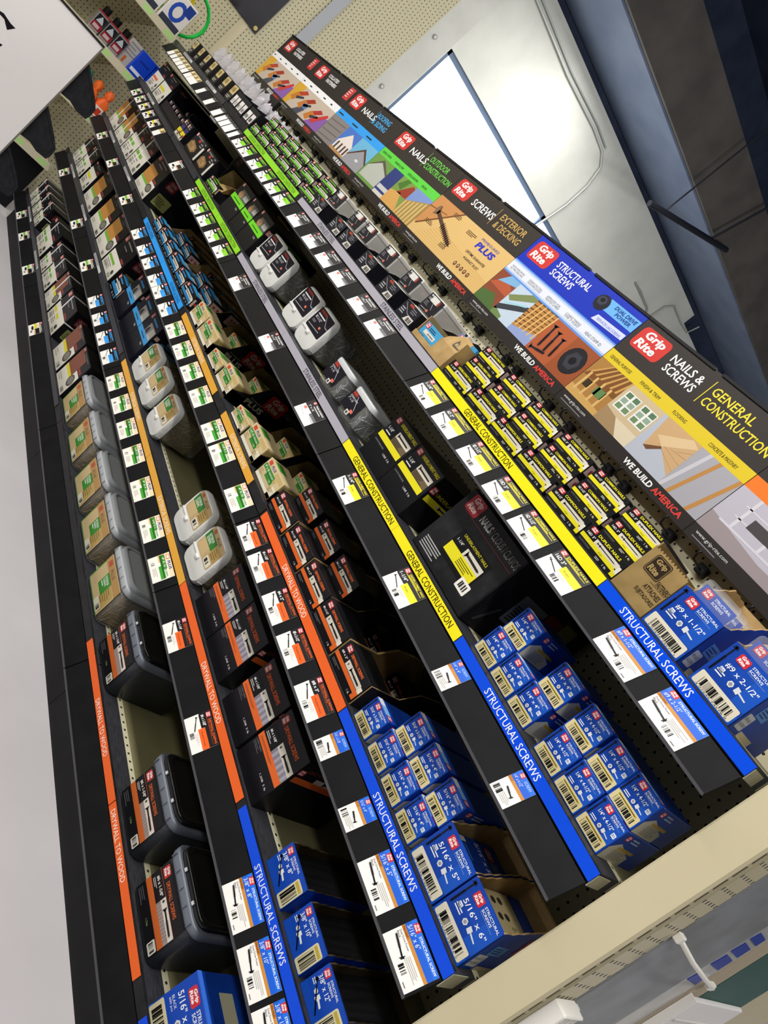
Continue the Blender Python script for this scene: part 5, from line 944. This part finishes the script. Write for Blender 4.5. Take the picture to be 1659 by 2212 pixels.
# ---------------------------------------------------------------- roofing nails, light blue
for j, (x, w) in enumerate(((-3.274, .122), (-3.14, .13), (-3.005, .12), (-2.88, .146), (-2.726, .122), (-2.595, .152))):
    wk = round(w-.008, 3)
    place(('rs', wk), lambda: mk_sleeve(wk+.006, .105, .33), (x-.001, .060, DECK[3]), 'black open carton around blue roofing nail boxes', 'carton', 'black roofing nail cartons', 'third shelf')
    place(('rn', wk), lambda: mk_nail('~~~~', '~~~~~~~~~~', BC, 'flat', wk, .056, .024), (x+.0015, .035, DECK[3]), 'black and blue roofing nail box at the front', 'nail box', 'roofing nail boxes', 'third shelf')
    place(('rn2', wk), lambda: mk_nail('~~~~', '~~~~~~~~~~', BC, 'flat', wk-.002, .045, .1), (x+.0028, .09, DECK[3]+.0018), 'black and blue roofing nail box inside its carton', 'nail box', 'roofing nail boxes', 'third shelf')
    if j not in (0, 3): place(('rn2', wk), None, (x+.0028, .093, DECK[3]+.0478), 'black and blue roofing nail box, raised behind', 'nail box', 'roofing nail boxes', 'third shelf')
    place(('rn4', wk), lambda: mk_nail('~~~~', '~~~~~~~~~~', BC, 'flat', wk-.002, .09, .12), (x+.0028, .2, DECK[3]+.0018), 'black and blue roofing nail box, carton back', 'nail box', 'roofing nail boxes', 'third shelf')
def mk_roof5():
    w, h, d = .152, .182, .26; b = MB(); b.box(0, w, 0, d, 0, h, BX(('#14151d', '#1b1d28'), 'navy_printed_card'), .0015); f = F(b, (0,0,0)); f.rect(.001,.001,w-.001,h*.5,'#15161e',0); f.text('5 lb', w*.7, h*.36, w*.12, h*.05, '#dcdcdc', 1); f.rect(.001, h*.44, w-.001, h*.57, '#3a8fca', 1); f.text('~', w*.3, h*.48, w*.4, h*.04, '#163a52', 2); f.rect(w*.36, h*.57, w*.96, h*.80, '#8f8c86', 1); f.poly([(w*.38,h*.58),(w*.6,h*.58),(w*.52,h*.74),(w*.42,h*.7)], '#3a3a3e', 2); f.rect(w*.66, h*.57, w*.96, h*.78, '#b9b6ae', 2); f.logo(w*.06, h*.82, w*.14, h*.14, 2, '#8a3030', '#c9aaa5'); f.text('~', w*.28, h*.84, w*.5, h*.08, '#2f6f9e', 2, .02)
    f = F(b, (w,0,0), (0,1,0)); f.rect(.01, h*.52, .2, h*.62, '#2b6a94', 1); f.logo(.006, h*.68, .02, h*.1, 2, '#b07a70'); f.text('~', .04, h*.68, .14, h*.06, '#3a7fb0', 2); f.rect(.06, h*.75, .17, h*.83, '#8f9aa0', 1)
    return b.build('nail_box')
for x in (-2.942, -2.752, -2.598): place('rf5', mk_roof5, (x, .035, DECK[4]), 'tall navy roofing nail box with blue stripe', 'nail box', 'tall roofing nail boxes', 'fourth shelf')
place('rfs', lambda: mk_sleeve(.15, .15, .32), (-3.104, .062, DECK[4]), 'black open carton at the left of the tall roofing nail boxes', 'carton', 'fourth shelf carton')
place(('rn', 'big'), lambda: mk_nail('~~~~', '~~~~~~~~~~', BC, 'flat', .14, .085, .026), (-3.099, .035, DECK[4]), 'black and blue roofing nail box at the front of the fourth shelf carton', 'nail box', 'roofing nail boxes')
place(('rn', 'big2'), lambda: mk_nail('~~~~', '~~~~~~~~~~', BC, 'flat', .1, .055, .1), (-3.075, .12, DECK[4]+.07), 'black and blue roofing nail box raised inside the fourth shelf carton', 'nail box', 'roofing nail boxes')
place(('rn', 'big3'), lambda: mk_nail('~~~~', '~~~~~~~~~~', BC, 'flat', .136, .067, .1), (-3.097, .12, DECK[4]+.0018), 'black and blue roofing nail box under the raised one, fourth shelf carton', 'nail box', 'roofing nail boxes')
# ---------------------------------------------------------------- green boxes, second shelf
def mk_green5(w):
    h, d = .15, .26; b = MB(); b.box(0, w, 0, d, 0, h, SBLK(), .0015); f = F(b, (0,0,0)); f.rect(.001,.001,w-.001,h-.001,'#1e1e1f',0); f.rect(.001, h*.46, w-.001, h*.62, '#6fce2a', 1); f.text('~', w*.2, h*.51, w*.56, h*.04, '#2c5a10', 2); f.rect(w*.3, h*.62, w*.95, h*.86, '#5c5f54', 1); f.oval(w*.4, h*.72, w*.16, h*.1, '#9a7a5c', 2); f.rect(w*.62, h*.68, w*.94, h*.8, '#a9aaa2', 2); f.text('5 lb', w*.72, h*.36, w*.14, h*.05, '#cfcfcf', 1); f.logo(w*.06, h*.88, w*.12, h*.1, 1, '#a03636')
    f = F(b, (w,0,0), (0,1,0)); f.rect(.03, h*.50, .2, h*.66, '#4e8a2a', 1); f.rect(.08, h*.64, .17, h*.82, '#7d8078', 2); f.logo(.004, h*.66, .022, h*.14, 2, '#c06a62'); f.text('~', .03, h*.84, .15, h*.07, '#5c9a30', 2)
    return b.build('nail_box')
for x, w in ((-2.608, .15), (-2.735, .12), (-2.909, .166)): place(('g5', w), lambda: mk_green5(w), (x, .035, DECK[2]), 'large black nail box with bright green stripe', 'nail box', 'large green nail boxes', 'second shelf')
def mk_torn():
    w, h, d = .19, .09, .34; b = MB(); i = CARDD(); o = SBLK(); t = .003; b.box(0, t, .03, d, 0, h+.05, o); b.box(w-t, w, .0, d, 0, h*.45, o); b.box(t, w-t, d-t, d, 0, h+.06, i); b.box(t, w-t, 0, d-t, 0, .0015, i)
    b.poly([(t+.0005,.03,.05),(t+.0005,d-.01,.06),(t+.0005,d-.01,h+.05),(t+.0005,.05,h+.04)], i)
    for s_ in (1, -1): b.poly([(w*.5,.008,.05),(w,.004,.03),(w,.03,.085),(w*.86,.14,.125),(w*.6,.05,.08)][::s_], i)
    return b.build('open_carton')
o = mk_torn(); o.location = (-3.212, .037, DECK[2]); tag(o, 'torn black carton with brown flap among the green nail boxes, second shelf', 'carton')
place('gsm', lambda: mk_nail('~~~~', '~~~~~~~~~~~~', GC, 'flat', .15, .05, .03), (-3.205, .0385, DECK[2]+.0018), 'small black and green nail box at the front of torn carton, second shelf', 'nail box', 'green nail boxes')
place('gsm2', lambda: mk_nail('~~~~', '~~~~~~~~~~~~', GC, 'flat', .12, .04, .1), (-3.14, .19, DECK[2]+.0018), 'small black and green nail box deep inside torn carton, second shelf', 'nail box', 'green nail boxes')
# ---------------------------------------------------------------- collated fastener boxes with white labels
def mk_coll(w, h, lh, style, d=.30):
    t = thing('fastener_box'); b = MB(); b.box(0, w, 0, d, 0, h, SBLK(), .002); f = F(b, (0,0,0)); m = .004
    st = {'g': '#6fae3a', 'y': '#d4cc22', 'o': '#e06a34'}[style[0]]; pc = {'w': '#b98442', 'b': '#7d4a38', 'c': '#ddd8c8'}[style[1]]
    f.rect(m, .003, w-m, lh, '#dcd8ca', 0); f.rect(m+w*.03, lh*.56, w*.62, lh*.70, st, 1)
    if pc != '#ddd8c8': f.rect(m, lh*.70, w*.64, lh*1.5 if lh*1.5 < h else h*.95, pc, 1); f.oval(w*.78, lh*.62, w*.17, lh*.24, '#55524a', 2, 16); f.oval(w*.78, lh*.62, w*.13, lh*.16, '#7d7a70', 3, 16)
    else: f.lines(w*.1, lh*.15, w*.5, lh*.35, 3, '#8f8b80', 1); f.oval(w*.82, lh*.4, w*.07, lh*.12, '#4a463f', 2, 12)
    f.bars(w*.70, lh*.08, w*.2, lh*.16, 2, '#55524c', 9); f.lines(w*.08, lh*.1, w*.34, lh*.2, 2, '#a5a196', 1)
    zt = max(lh*1.5 if pc != '#ddd8c8' else lh*1.08, 0); zt = min(zt, h*.8); sp = h-zt
    f.logo(w*.05, h-sp*.42, w*.17, sp*.34, 2, '#b5504a', '#e0c4be'); f.text('~', w*.3, h-sp*.34, w*.5, sp*.14, '#8d8b88', 2, .02); f.text('~', w*.3, h-sp*.62, w*.3, sp*.12, '#77757a', 2); f.rect(w*.66, lh*1.05, w*.92, lh*1.16 if lh*1.16 < h else h, '#8a3a34', 2)
    f = F(b, (w,0,0), (0,1,0)); f.rr(.03, h*.12, .11, h*.44, .004, '#8d9258', 1); f.lines(.036, h*.16, .06, h*.22, 4, '#4d5030', 2); f.logo(.03, h*.62, .05, h*.26, 1, '#7e2a2c', '#a58c88')
    b.build('box', t)
    if len(style) > 2:
        b = MB(); sm = P('#efeee8', .35)
        for sx in (.36, .72)[:2 if style[2] == '2' else 1]:
            xc = w*sx; q = .0042
            b.box(xc-q, xc+q, -.0028, -.0006, .002, h+.003, sm); b.box(xc-q, xc+q, -.0028, d, h+.0006, h+.003, sm); b.box(w+.0006, w+.0024, -.0028, d, h*.52, h*.55, sm)
        b.build('strap', t)
    return t
def coll(n, items, where):
    for x, w, h, lh, st, dsc in items:
        k = ('coll', w, h, lh, st); place(k, lambda: mk_coll(w, h, lh, st), (x, .035, DECK[n]), dsc, 'fastener box', 'collated fastener boxes', where)
GW, YW = 'black fastener box, green stripe and brown picture', 'black fastener box, yellow stripe and brown picture'
coll(5, [(-4.914, .105, .15, .07, 'gc1', 'narrow black fastener box with pale label and strap'), (-4.806, .105, .15, .07, 'gc1', 'narrow black fastener box with pale label and strap'), (-4.69, .14, .15, .075, 'gc1', 'black fastener box with pale green label and strap'), (-4.54, .14, .15, .075, 'gc1', 'black fastener box with pale green label and strap'), (-4.258, .27, .17, .105, 'gc1', 'wide black fastener box with pale green label and strap'), (-3.946, .158, .16, .08, 'gc1', 'black fastener box with pale green label and white strap'), (-3.78, .198, .16, .09, 'gc1', 'wide black fastener box with green label and strap'), (-3.56, .186, .17, .10, 'yb1', YW + ' and strap'), (-3.36, .23, .17, .09, 'yc1', 'wide black fastener box with pale yellow label and strap'), (-3.004, .186, .18, .115, 'yb', YW), (-2.802, .180, .18, .11, 'yb', YW)], 'bottom shelf')
coll(4, [(-4.872, .185, .17, .1, 'gc1', 'black fastener box with pale green label and strap'), (-4.68, .2, .17, .1, 'gc1', 'black fastener box with pale green label and strap'), (-4.45, .19, .15, .11, 'yc', 'black fastener box with white label and thin yellow stripe'), (-4.212, .262, .19, .10, 'gw', GW), (-3.877, .252, .19, .10, 'gw', GW), (-3.612, .236, .19, .105, 'gw', GW), (-3.364, .226, .19, .09, 'gc', 'black fastener box with small pale green label')], 'fourth shelf')
coll(3, [(-4.872, .24, .19, .105, 'gw1', GW + ' and strap'), (-4.622, .26, .19, .105, 'gw1', GW + ' and strap'), (-4.355, .22, .19, .12, 'gc1', 'black fastener box with pale green label and white strap'), (-4.13, .235, .20, .13, 'gc1', 'black fastener box with pale green label and white strap'), (-3.822, .262, .19, .085, 'gw', GW)], 'third shelf')
coll(2, [(-4.872, .22, .17, .1, 'oc', 'black fastener box with white label and orange stripe'), (-4.642, .23, .16, .1, 'yc', 'black fastener box with white label and yellow picture')], 'second shelf')
def mk_brown2(w):
    h, d = .105, .2; b = MB(); b.box(0, w, 0, d, 0, h, SBLK(), .002); f = F(b, (0,0,0)); f.poly([(w*.06,h*.2),(w*.5,h*.14),(w*.66,h*.3),(w*.6,h*.5),(w*.2,h*.62),(w*.06,h*.5)], '#8a6a45', 1); f.poly([(w*.12,h*.26),(w*.46,h*.2),(w*.56,h*.34),(w*.5,h*.44),(w*.2,h*.54)], '#a98a60', 2); f.lines(w*.16,h*.28,w*.3,h*.18,3,'#6a4e30',3); f.rect(w*.86, h*.08, w*.97, h*.75, '#d4d0c4', 2); f.logo(w*.05, h*.82, w*.1, h*.15, 2, '#d08078'); f.rect(w*.4,h*.72,w*.55,h*.84,'#a83a34',2); f.lines(w*.62,h*.6,w*.2,h*.34,3,'#8f8d8a',2); f.rect(w*.2, h*.86, w*.9, h*.92, '#77757a', 2)
    return b.build('fastener_box')
for x, w in ((-3.45, .188), (-3.69, .226)): place(('br2', w), lambda: mk_brown2(w), (x, .035, DECK[2]), 'low black box with brown picture of coiled nails', 'fastener box', 'low brown picture boxes', 'second shelf')
o = place('navybig', lambda: (lambda b: (b.box(0, .5, 0, .2, 0, .2, noisy('navy_black_carton', '#14151c', '#1b1c25', 14, .45), .002), F(b, (0,0,0)).logo(.03, .13, .07, .05, 1, '#5a2226', '#8a7a78'), F(b, (0,0,0)).lines(.15, .08, .2, .06, 4, '#3c3e4a', 1), b.build('carton'))[-1])(MB()), (-3.72, .255, DECK[2]), 'big navy black carton behind the brown picture boxes, second shelf', 'carton', 'navy carton')
def mk_yel(w=.072, h=.095, d=.2):
    b = MB(); b.box(0, w, 0, d, 0, h, SBLK(), .0015); f = F(b, (0,0,0)); f.rect(0, 0, w, h*.16, '#d9d4c6', 1); f.rect(0, h*.2, w*.9, h*.42, '#ddd326', 1); f.rect(w*.2, h*.42, w*.95, h*.66, '#39356a', 1); f.oval(w*.7, h*.1, w*.16, h*.07, '#5a6a45', 2, 10); f.logo(w*.1, h*.72, w*.26, h*.2, 1, '#d98a80'); f.lines(w*.45, h*.7, w*.45, h*.22, 2, '#8f8d8a', 1); f.rect(w*.6, h*.2, w, h*.3, '#c0483a', 2)
    return b.build('fastener_box')
for x in (-3.93, -3.853): place('yel', mk_yel, (x, .035, DECK[2]), 'small black box with yellow band and white strip', 'fastener box', 'small yellow band boxes', 'second shelf')
def mk_btray(w, h, d):
    b = MB(); m = P('#121315', .3); t = .004; b.box(0, w, 0, t, 0, h*.4, m); b.box(0, t, t, d, 0, h, m); b.box(w-t, w, t, d, 0, h, m); b.box(t, w-t, d-t, d, 0, h, m); b.box(t, w-t, t, d-t, 0, t, m); return b.build('display_tray')
o = mk_btray(.44, .13, .3); o.location = (-4.378, .035, DECK[2]); tag(o, 'glossy black plastic tray holding small yellow banded packs, second shelf', 'tray')
for k in range(5): place('ysm', lambda: mk_yel(.058, .07, .06), (-4.36+k*.082, .05+.0*k, DECK[2]+.0045), 'small yellow banded pack in the front of black tray', 'fastener box', 'packs in black tray', 'second shelf')
for k in range(4): place('ysm2', lambda: mk_yel(.062, .1, .06), (-4.34+k*.1, .14, DECK[2]+.0045), 'taller yellow banded pack at the back of black tray', 'fastener box', 'packs in black tray', 'second shelf')
# ================================================================ neighbouring fixture at the near end (right of the shelving)
t = thing('steel_upright_post', (.026, 0, 0)); w = .073; d = .108; Hh = 2.3
b = MB(); b.box(0, w, 0, d, 0, Hh, UPR, .004); dk = P('#2a2618', .6); br = P('#e9e4d2', .3); f = F(b, (w, 0, 0), (0,1,0))
k = 0; z = .82
while z < 1.62:
    for r_ in range(5): f.rect(.036+r_*.0155, z, .0405+r_*.0155, z+.0075, dk, 0); f.rect(.0405+r_*.0155, z, .0425+r_*.0155, z+.006, br, 0)
    f.rect(.008, z-.006, .0125, z+.02, dk, 0); f.rect(.013, z+.02, .018, z+.026, br, 0); z += .0335
b.build('post', t)
b = MB(); g2 = P('#a59d82', .45); b.box(w-.001, w+.003, .017, .021, .0, Hh, g2); b.build('rib', t)
tag(t, 'cream steel slotted post beside the near end of the shelving', 'post')
gal = noisy('galvanised_sheet', '#7f8180', '#93969a', 9, .45, .25, 6)
b = MB(); b.box(.09, .1, .112, .40, 0, 1.75, gal, .002); tag(b.build('galvanised_panel'), 'grey mottled galvanised panel right of the cream slotted post', 'panel')
b = MB(); b.box(.085, .1, .508, .60, 0, 1.75, noisy('tan_plank', '#a89a82', '#b5a78e', 6, .5, stretch=(1,1,.1)), .003); tag(b.build('tan_rail'), 'tan vertical rail between blue tape pieces and green board', 'rail')
b = MB(); b.box(.085, .1, .605, .95, 0, 1.75, noisy('dark_green_paint', '#33564f', '#3a5f57', 5, .5), .002); tag(b.build('green_board'), 'dark green board at the lower right beyond the tan rail', 'board')
b = MB(); b.box(.085, .1, .953, 1.35, 0, 1.75, UPR, .002); tag(b.build('cream_board'), 'cream board beyond the dark green board in the corner', 'board')
b = MB(); b.box(.09, .098, .402, .507, 0, 1.75, noisy('dull_clear_film', '#a3a29e', '#bab8b4', 12, .2, 0, 5), .002); tag(b.build('plastic_film_strip'), 'pale shiny plastic strip behind the blue tape pieces', 'strip')
for z, h_ in ((1.098, .028), (1.150, .034), (1.194, .03), (1.235, .022)):
    b = MB(); b.mesh(*[[(0,-.036,0), (0,.038,-.008), (0,.036,h_-.008), (0,-.03,h_), (.0015,-.036,0), (.0015,.038,-.008), (.0015,.036,h_-.008), (.0015,-.03,h_)], [(0,3,2,1), (4,5,6,7), (0,1,5,4), (1,2,6,5), (2,3,7,6), (3,0,4,7)]], P('#1f3a96', .35))
    place(('tape', z), lambda: b.build('blue_tape_piece'), (.0978, .452, z), 'deep blue glossy piece on the pale plastic strip', 'tape', 'blue pieces at the near fixture', None)
t = thing('price_channel_box', (.1005, .525, 0)); b = MB(); b.box(0, .012, 0, .40, 0, 1.065, P('#e9e5e2', .35), .003); b.build('face', t)
b = MB(); b.box(.012, .016, .05, .4, .93, .935, P('#cfcac6', .4)); b.box(.012, .016, .05, .4, 1.0, 1.004, P('#cfcac6', .4)); b.box(-.0, .018, -.006, .0, .80, 1.07, P('#f3f0ea', .3)); b.build('edge', t)
tag(t, 'white plastic box with ridges at the bottom right, before the green board', 'box')
t = thing('clear_clip', (.1, .03, 0)); b = MB(); cw = P('#eae7e0', .25); b.box(0, .012, 0, .095, .90, .985, P('#e4dfdc', .3), .002); b.box(.0, .03, -.002, .004, .88, .99, cw, .002); b.box(.0, .03, .0, .07, .985, .991, cw, .002)
for k in range(3): b.box(.0, .028, .02+.02*k, .023+.02*k, .94, .985, cw)
b.build('clip', t); tag(t, 'white ribbed plastic clip on the slotted post at the bottom edge', 'clip')
t = thing('cable_tie', (.104, .114, 1.184)); b = MB(); wm = P('#efece2', .35); b.tube([(0,0,0), (.028,.05,-.012), (.036,.16,-.03), (.03,.28,-.05), (.012,.355,-.068), (.0,.42,-.078)], .0044, wm, 8); b.build('strap', t)
b = MB(); b.box(-.006, .007, -.010, .008, -.008, .008, wm, .002); b.box(-.005, .007, .412, .434, -.087, -.070, wm, .002); b.build('end_block', t)
tag(t, 'white plastic strap hooked between the slotted post and the blue pieces', 'strap')
# ================================================================ far cross gondola and its goods
PX = -5.42
PEG2 = dotted('pegboard_cross', '#bab394', '#1b1a10', ('Y', 'Z'), (.0254, .0254), .0036)
b = MB(); b.box(PX-.01, PX, -3.2, 1.17, 0, 3.6, PEG2); o = b.build('cross_pegboard'); tag(o, 'tall cream pegboard wall across the far end of the aisle', 'pegboard')
b = MB(); b.box(PX+.0005, PX+.002, .30, .36, 0, 3.6, UPR); tag(b.build('cross_upright'), 'cream upright strip on the far pegboard wall', 'upright')
for z, nm in ((1.425, 'upper'), (1.095, 'second'), (.765, 'third'), (.385, 'base')):
    t = thing('cream_shelf', (PX+.225, -1.5, z)); b = MB(); b.box(-.224, .215, -1.7, 1.52, -.02, .005, UPR); b.build('deck', t)
    b = MB(); b.box(.215, .225, -1.7, 1.53, -.022, .022, P('#cfc8ac', .4)); f = F(b, (.225, 0, 0), (0,1,0))
    for y in (-.3, .35, .95, 1.28, 1.44): f.rect(y, -.014, y+.06, .014, '#b5de8a', 0)
    b.build('price_rail', t); tag(t, 'cream shelf of the far cross fixture, %s level' % nm, 'shelf', 'cream shelves at the far end')
b = MB(); b.box(PX+.001, PX+.36, -3.2, .03, 0, .362, P('#15161a', .6)); tag(b.build('base_skirt'), 'black base under the far cross shelves', 'base')
bn = MB(); bn.box(PX+.0025, PX+.01, -.75, .42, 1.84, 3.0, noisy('charcoal_banner', '#232228', '#2b2a30', 5, .35)); bo = bn.build('hanging_banner')
tag(bo, 'dark charcoal banner hanging on the far pegboard wall', 'banner')
b = MB(); b.tube([(PX+.01, .395, 1.865), (PX+.014, .395, 1.865)], .014, P('#b5a368', .4, .6), 10); b.build('grommet', bo)
b = MB(); b.box(PX+.0005, PX+.012, .60, .68, 0, 3.2, P('#a3a6ab', .5), .002); tag(b.build('grey_strip_board'), 'grey upright strip on the far pegboard behind the header end', 'strip')
fx = PX+.30
def jar():
    t = thing('fuel_can'); b = MB(); b.box(0, .09, 0, .065, 0, .12, P('#a9a7a8', .35, .4), .006); f = F(b, (.09, 0, 0), (0,1,0)); f.rect(.003, .03, .062, .066, '#8e2430', 1); f.rect(.012, .036, .05, .056, '#c9b0b4', 2); f.rect(.003, .066, .062, .112, '#1c1c22', 1); f.poly([(.01,.07),(.055,.07),(.045,.09),(.03,.108),(.02,.09)], '#b9c2c8', 2); b.build('can', t)
    b = MB(); b.box(0, .09, 0, .065, .12, .126, P('#b3303a', .35), .002); b.tube([(.045,.032,.126),(.045,.032,.165)], .022, P('#141416', .4), 10); b.build('cap', t); return t
for k in range(3): place('can', jar, (fx, -.33+k*.072, 1.1), 'grey and red can with black cap on far shelf', 'can', 'red and grey cans')
def pk(c, g): 
    b = MB(); b.box(0, .05, 0, .105, 0, .16, P(c, .35), .004); f = F(b, (.05,0,0), (0,1,0)); g(f); return b.build('pack')
for k in range(2): place('gp', lambda: pk('#b9b5b0', lambda f: (f.rect(.03,.02,.045,.06,'#c9692e',1), f.lines(.01,.07,.08,.08,4,'#8f8b88',1))), (fx+.02, -.105+k*.11-.02, 1.1), 'pale grey pack with orange mark on far shelf', 'pack', 'pale grey packs')
for k in range(2): place('bp', lambda: pk('#1440c0', lambda f: (f.rect(.005,.03,.1,.05,'#d9e2f2',1), f.rect(.02,.1,.085,.11,'#0c2c8e',1))), (fx+.07, -.02+k*.0+(.0 if k == 0 else .108)-.03, 1.1), 'bright blue pack with white stripe on far shelf', 'pack', 'bright blue packs')
def bottle(c1, c2):
    t = thing('bottle'); b = MB(); m = P(c1, .35)
    b.loft([rring(0,0,.035,.035,.02,0), rring(0,0,.038,.038,.024,.01), rring(0,0,.038,.038,.024,.1), rring(0,0,.018,.018,.018,.135)], m); f = F(b, (.0385, -.03, .02), (0,1,0)); f.rect(0,0,.06,.06,'#e9e4de',1); f.rect(.015,.01,.045,.05,c2,2); b.build('body', t)
    b = MB(); b.loft([rring(0,0,.02,.02,.02,.135), rring(0,0,.028,.028,.028,.15), rring(0,0,.026,.026,.026,.175), rring(0,0,.012,.012,.012,.19)], P(c2 if c1 == '#e9e4de' else c1, .3)); b.build('cap', t); return t
for k, (c1, c2) in enumerate((('#e86a2a', '#c8402a'), ('#2f7a5c', '#c9c4b0'), ('#2f7a5c', '#d4d0c0'), ('#e86a2a', '#c23a26'), ('#ee6a30', '#c8402a'))):
    place(('bt', c1, c2), lambda: bottle(c1, c2), (fx+.08, -.32+k*.08, .77), ('orange' if c1[1] == 'e' else 'green') + ' domed bottle with pale label on far shelf', 'bottle', 'domed bottles')
def card(c):
    b = MB(); b.box(0, .03, 0, .15, 0, .2, P('#dfdcd6', .4), .003); f = F(b, (.03,0,0), (0,1,0)); f.oval(.07,.11,.045,.06,'#2b4fae',1); f.oval(.07,.11,.025,.035,'#dfdcd6',2); f.rect(.01,.01,.14,.05,'#3a3f4e',1); f.rect(.09,.13,.14,.19,'#24408e',2); return b.build('blister_card')
for k in range(3): place('bc', lambda: card(0), (fx+.1, -.46+k*.16, 1.431), 'white and blue blister card on the far upper shelf', 'blister card', 'white blue cards')
def coil(c):
    b = MB(); m = P(c, .3)
    for r_ in range(3): b.tube([(.01*r_, .14*math.cos(a*math.pi/12), .14+.13*math.sin(a*math.pi/12)) for a in range(25)], .009, m, 6)
    return b
o = coil('#1fb84a').build('hose_coil'); o.location = (fx, -.02, 1.445); tag(o, 'bright green tubing coil on the far upper shelf', 'hose')
o = coil('#e0c81e').build('hose_coil'); o.location = (fx-.06, -.14, 1.46); tag(o, 'yellow tubing coil on the far upper shelf', 'hose')
# ================================================================ white sign with black flaps across the aisle
t = thing('white_sign_stand', (-2.03, -1.25, 0)); b = MB(); b.box(.03, .036, -.62, .42, .42, 1.298, P('#f6f3f1', .5)); f = F(b, (.036, -.62, 0), (0,1,0))
f.poly([(.835,1.17), (.856,1.169), (.868,1.160), (.874,1.156), (.884,1.173), (.87,1.173), (.848,1.178), (.833,1.174)], '#17151a', 1)
f.poly([(.58,1.2), (.62,1.235), (.68,1.24), (.74,1.225), (.80,1.20), (.835,1.174), (.835,1.168), (.79,1.185), (.73,1.205), (.68,1.215), (.63,1.21), (.6,1.19)], '#17151a', 1)
f.poly([(.85,1.10), (.872,1.118), (.888,1.123), (.885,1.104), (.86,1.085)], '#17151a', 1); b.build('board', t)
b = MB(); b.box(.028, .038, -.62, .422, 1.298, 1.303, P('#2a2826', .4)); b.box(.028, .038, .42, .424, .42, 1.303, P('#7a766e', .4)); b.build('frame', t)
b = MB(); b.tube([(.02, -.3, .03), (.02, -.3, 1.2)], .015, P('#8c8c8e', .3, .8)); b.box(-.2, .2, -.5, -.1, 0, .03, P('#2a2a2c', .4), .008); b.build('stand', t)
tag(t, 'white sign board with curled black lettering at the upper left', 'sign')
def flap(k):
    b = MB(); pts = [(0, .107), (.0, .0), (.03, .003), (.055, -.004), (.084, -.002), (.088, .012), (.086, .035), (.066, .055)]
    m = noisy('black_felt', '#1d1f22', '#27292d', 60, .8)
    b.poly([(0, y, z) for y, z in pts], m); b.poly([(-.004, y, z) for y, z in pts][::-1], m)
    for (a, c_) in zip(pts, pts[1:]+pts[:1]): b.poly([(0, a[0], a[1]), (-.004, a[0], a[1]), (-.004, c_[0], c_[1]), (0, c_[0], c_[1])], m)
    f = F(b, (0,0,0), (0,1,0)); f.seg(.078, .004, .079, .034, .001, '#0e0f11', 1); f.seg(.079, .034, .0, .098, .001, '#0e0f11', 1)
    return b.build('felt_flap')
for k, z in enumerate((1.14, .99, .845)):
    o = flap(k); o.location = (-2.004, -.8265, z); o['group'] = 'black flaps on the sign edge'; o['category'] = 'flap'
    o['label'] = ('uppermost', 'middle', 'lowest')[k] + ' black felt flap hanging from the white sign edge'
# ================================================================ light
W = bpy.data.worlds.new('store_air'); bpy.context.scene.world = W; W.use_nodes = True
bg = W.node_tree.nodes['Background']; bg.inputs[0].default_value = (.75, .8, .9, 1); bg.inputs[1].default_value = .07
def area(name, loc, sx, sy, power, col=(1, .97, .93), rot=(0,0,0)):
    l = bpy.data.lights.new(name, 'AREA'); l.shape = 'RECTANGLE'; l.size = sx; l.size_y = sy; l.energy = power; l.color = col
    o = bpy.data.objects.new(name, l); C.objects.link(o); o.location = loc; o.rotation_euler = rot; return o
area('aisle_strip_light', (-2.0, -1.9, 3.9), 9, .25, 222, rot=(.35,0,0))
area('second_strip_light', (-2.0, -4.4, 4.2), 9, .3, 170, rot=(.6,0,0))
area('far_strip_light', (-4.5, 3.2, 4.2), 4, .3, 150)
def lamp(name, loc, r, power):
    l = bpy.data.lights.new(name, 'POINT'); l.shadow_soft_size = r; l.energy = power; l.color = (1, .98, .95); o = bpy.data.objects.new(name, l); C.objects.link(o); o.location = loc
lamp('added_fill_lamp', (-1, 4.5, 3.6), .25, 170)  # unseen lamp added to lift the girder, roof deck and far wall
lamp('added_fill_lamp', (1.5, 3, 3.4), .25, 250)  # second added lamp out of view, brightens girder and white sign board
sc = bpy.context.scene
sc.view_settings.view_transform = 'Standard'; sc.view_settings.look = 'None'; sc.view_settings.exposure = 0; sc.view_settings.gamma = 1
finish_labels()
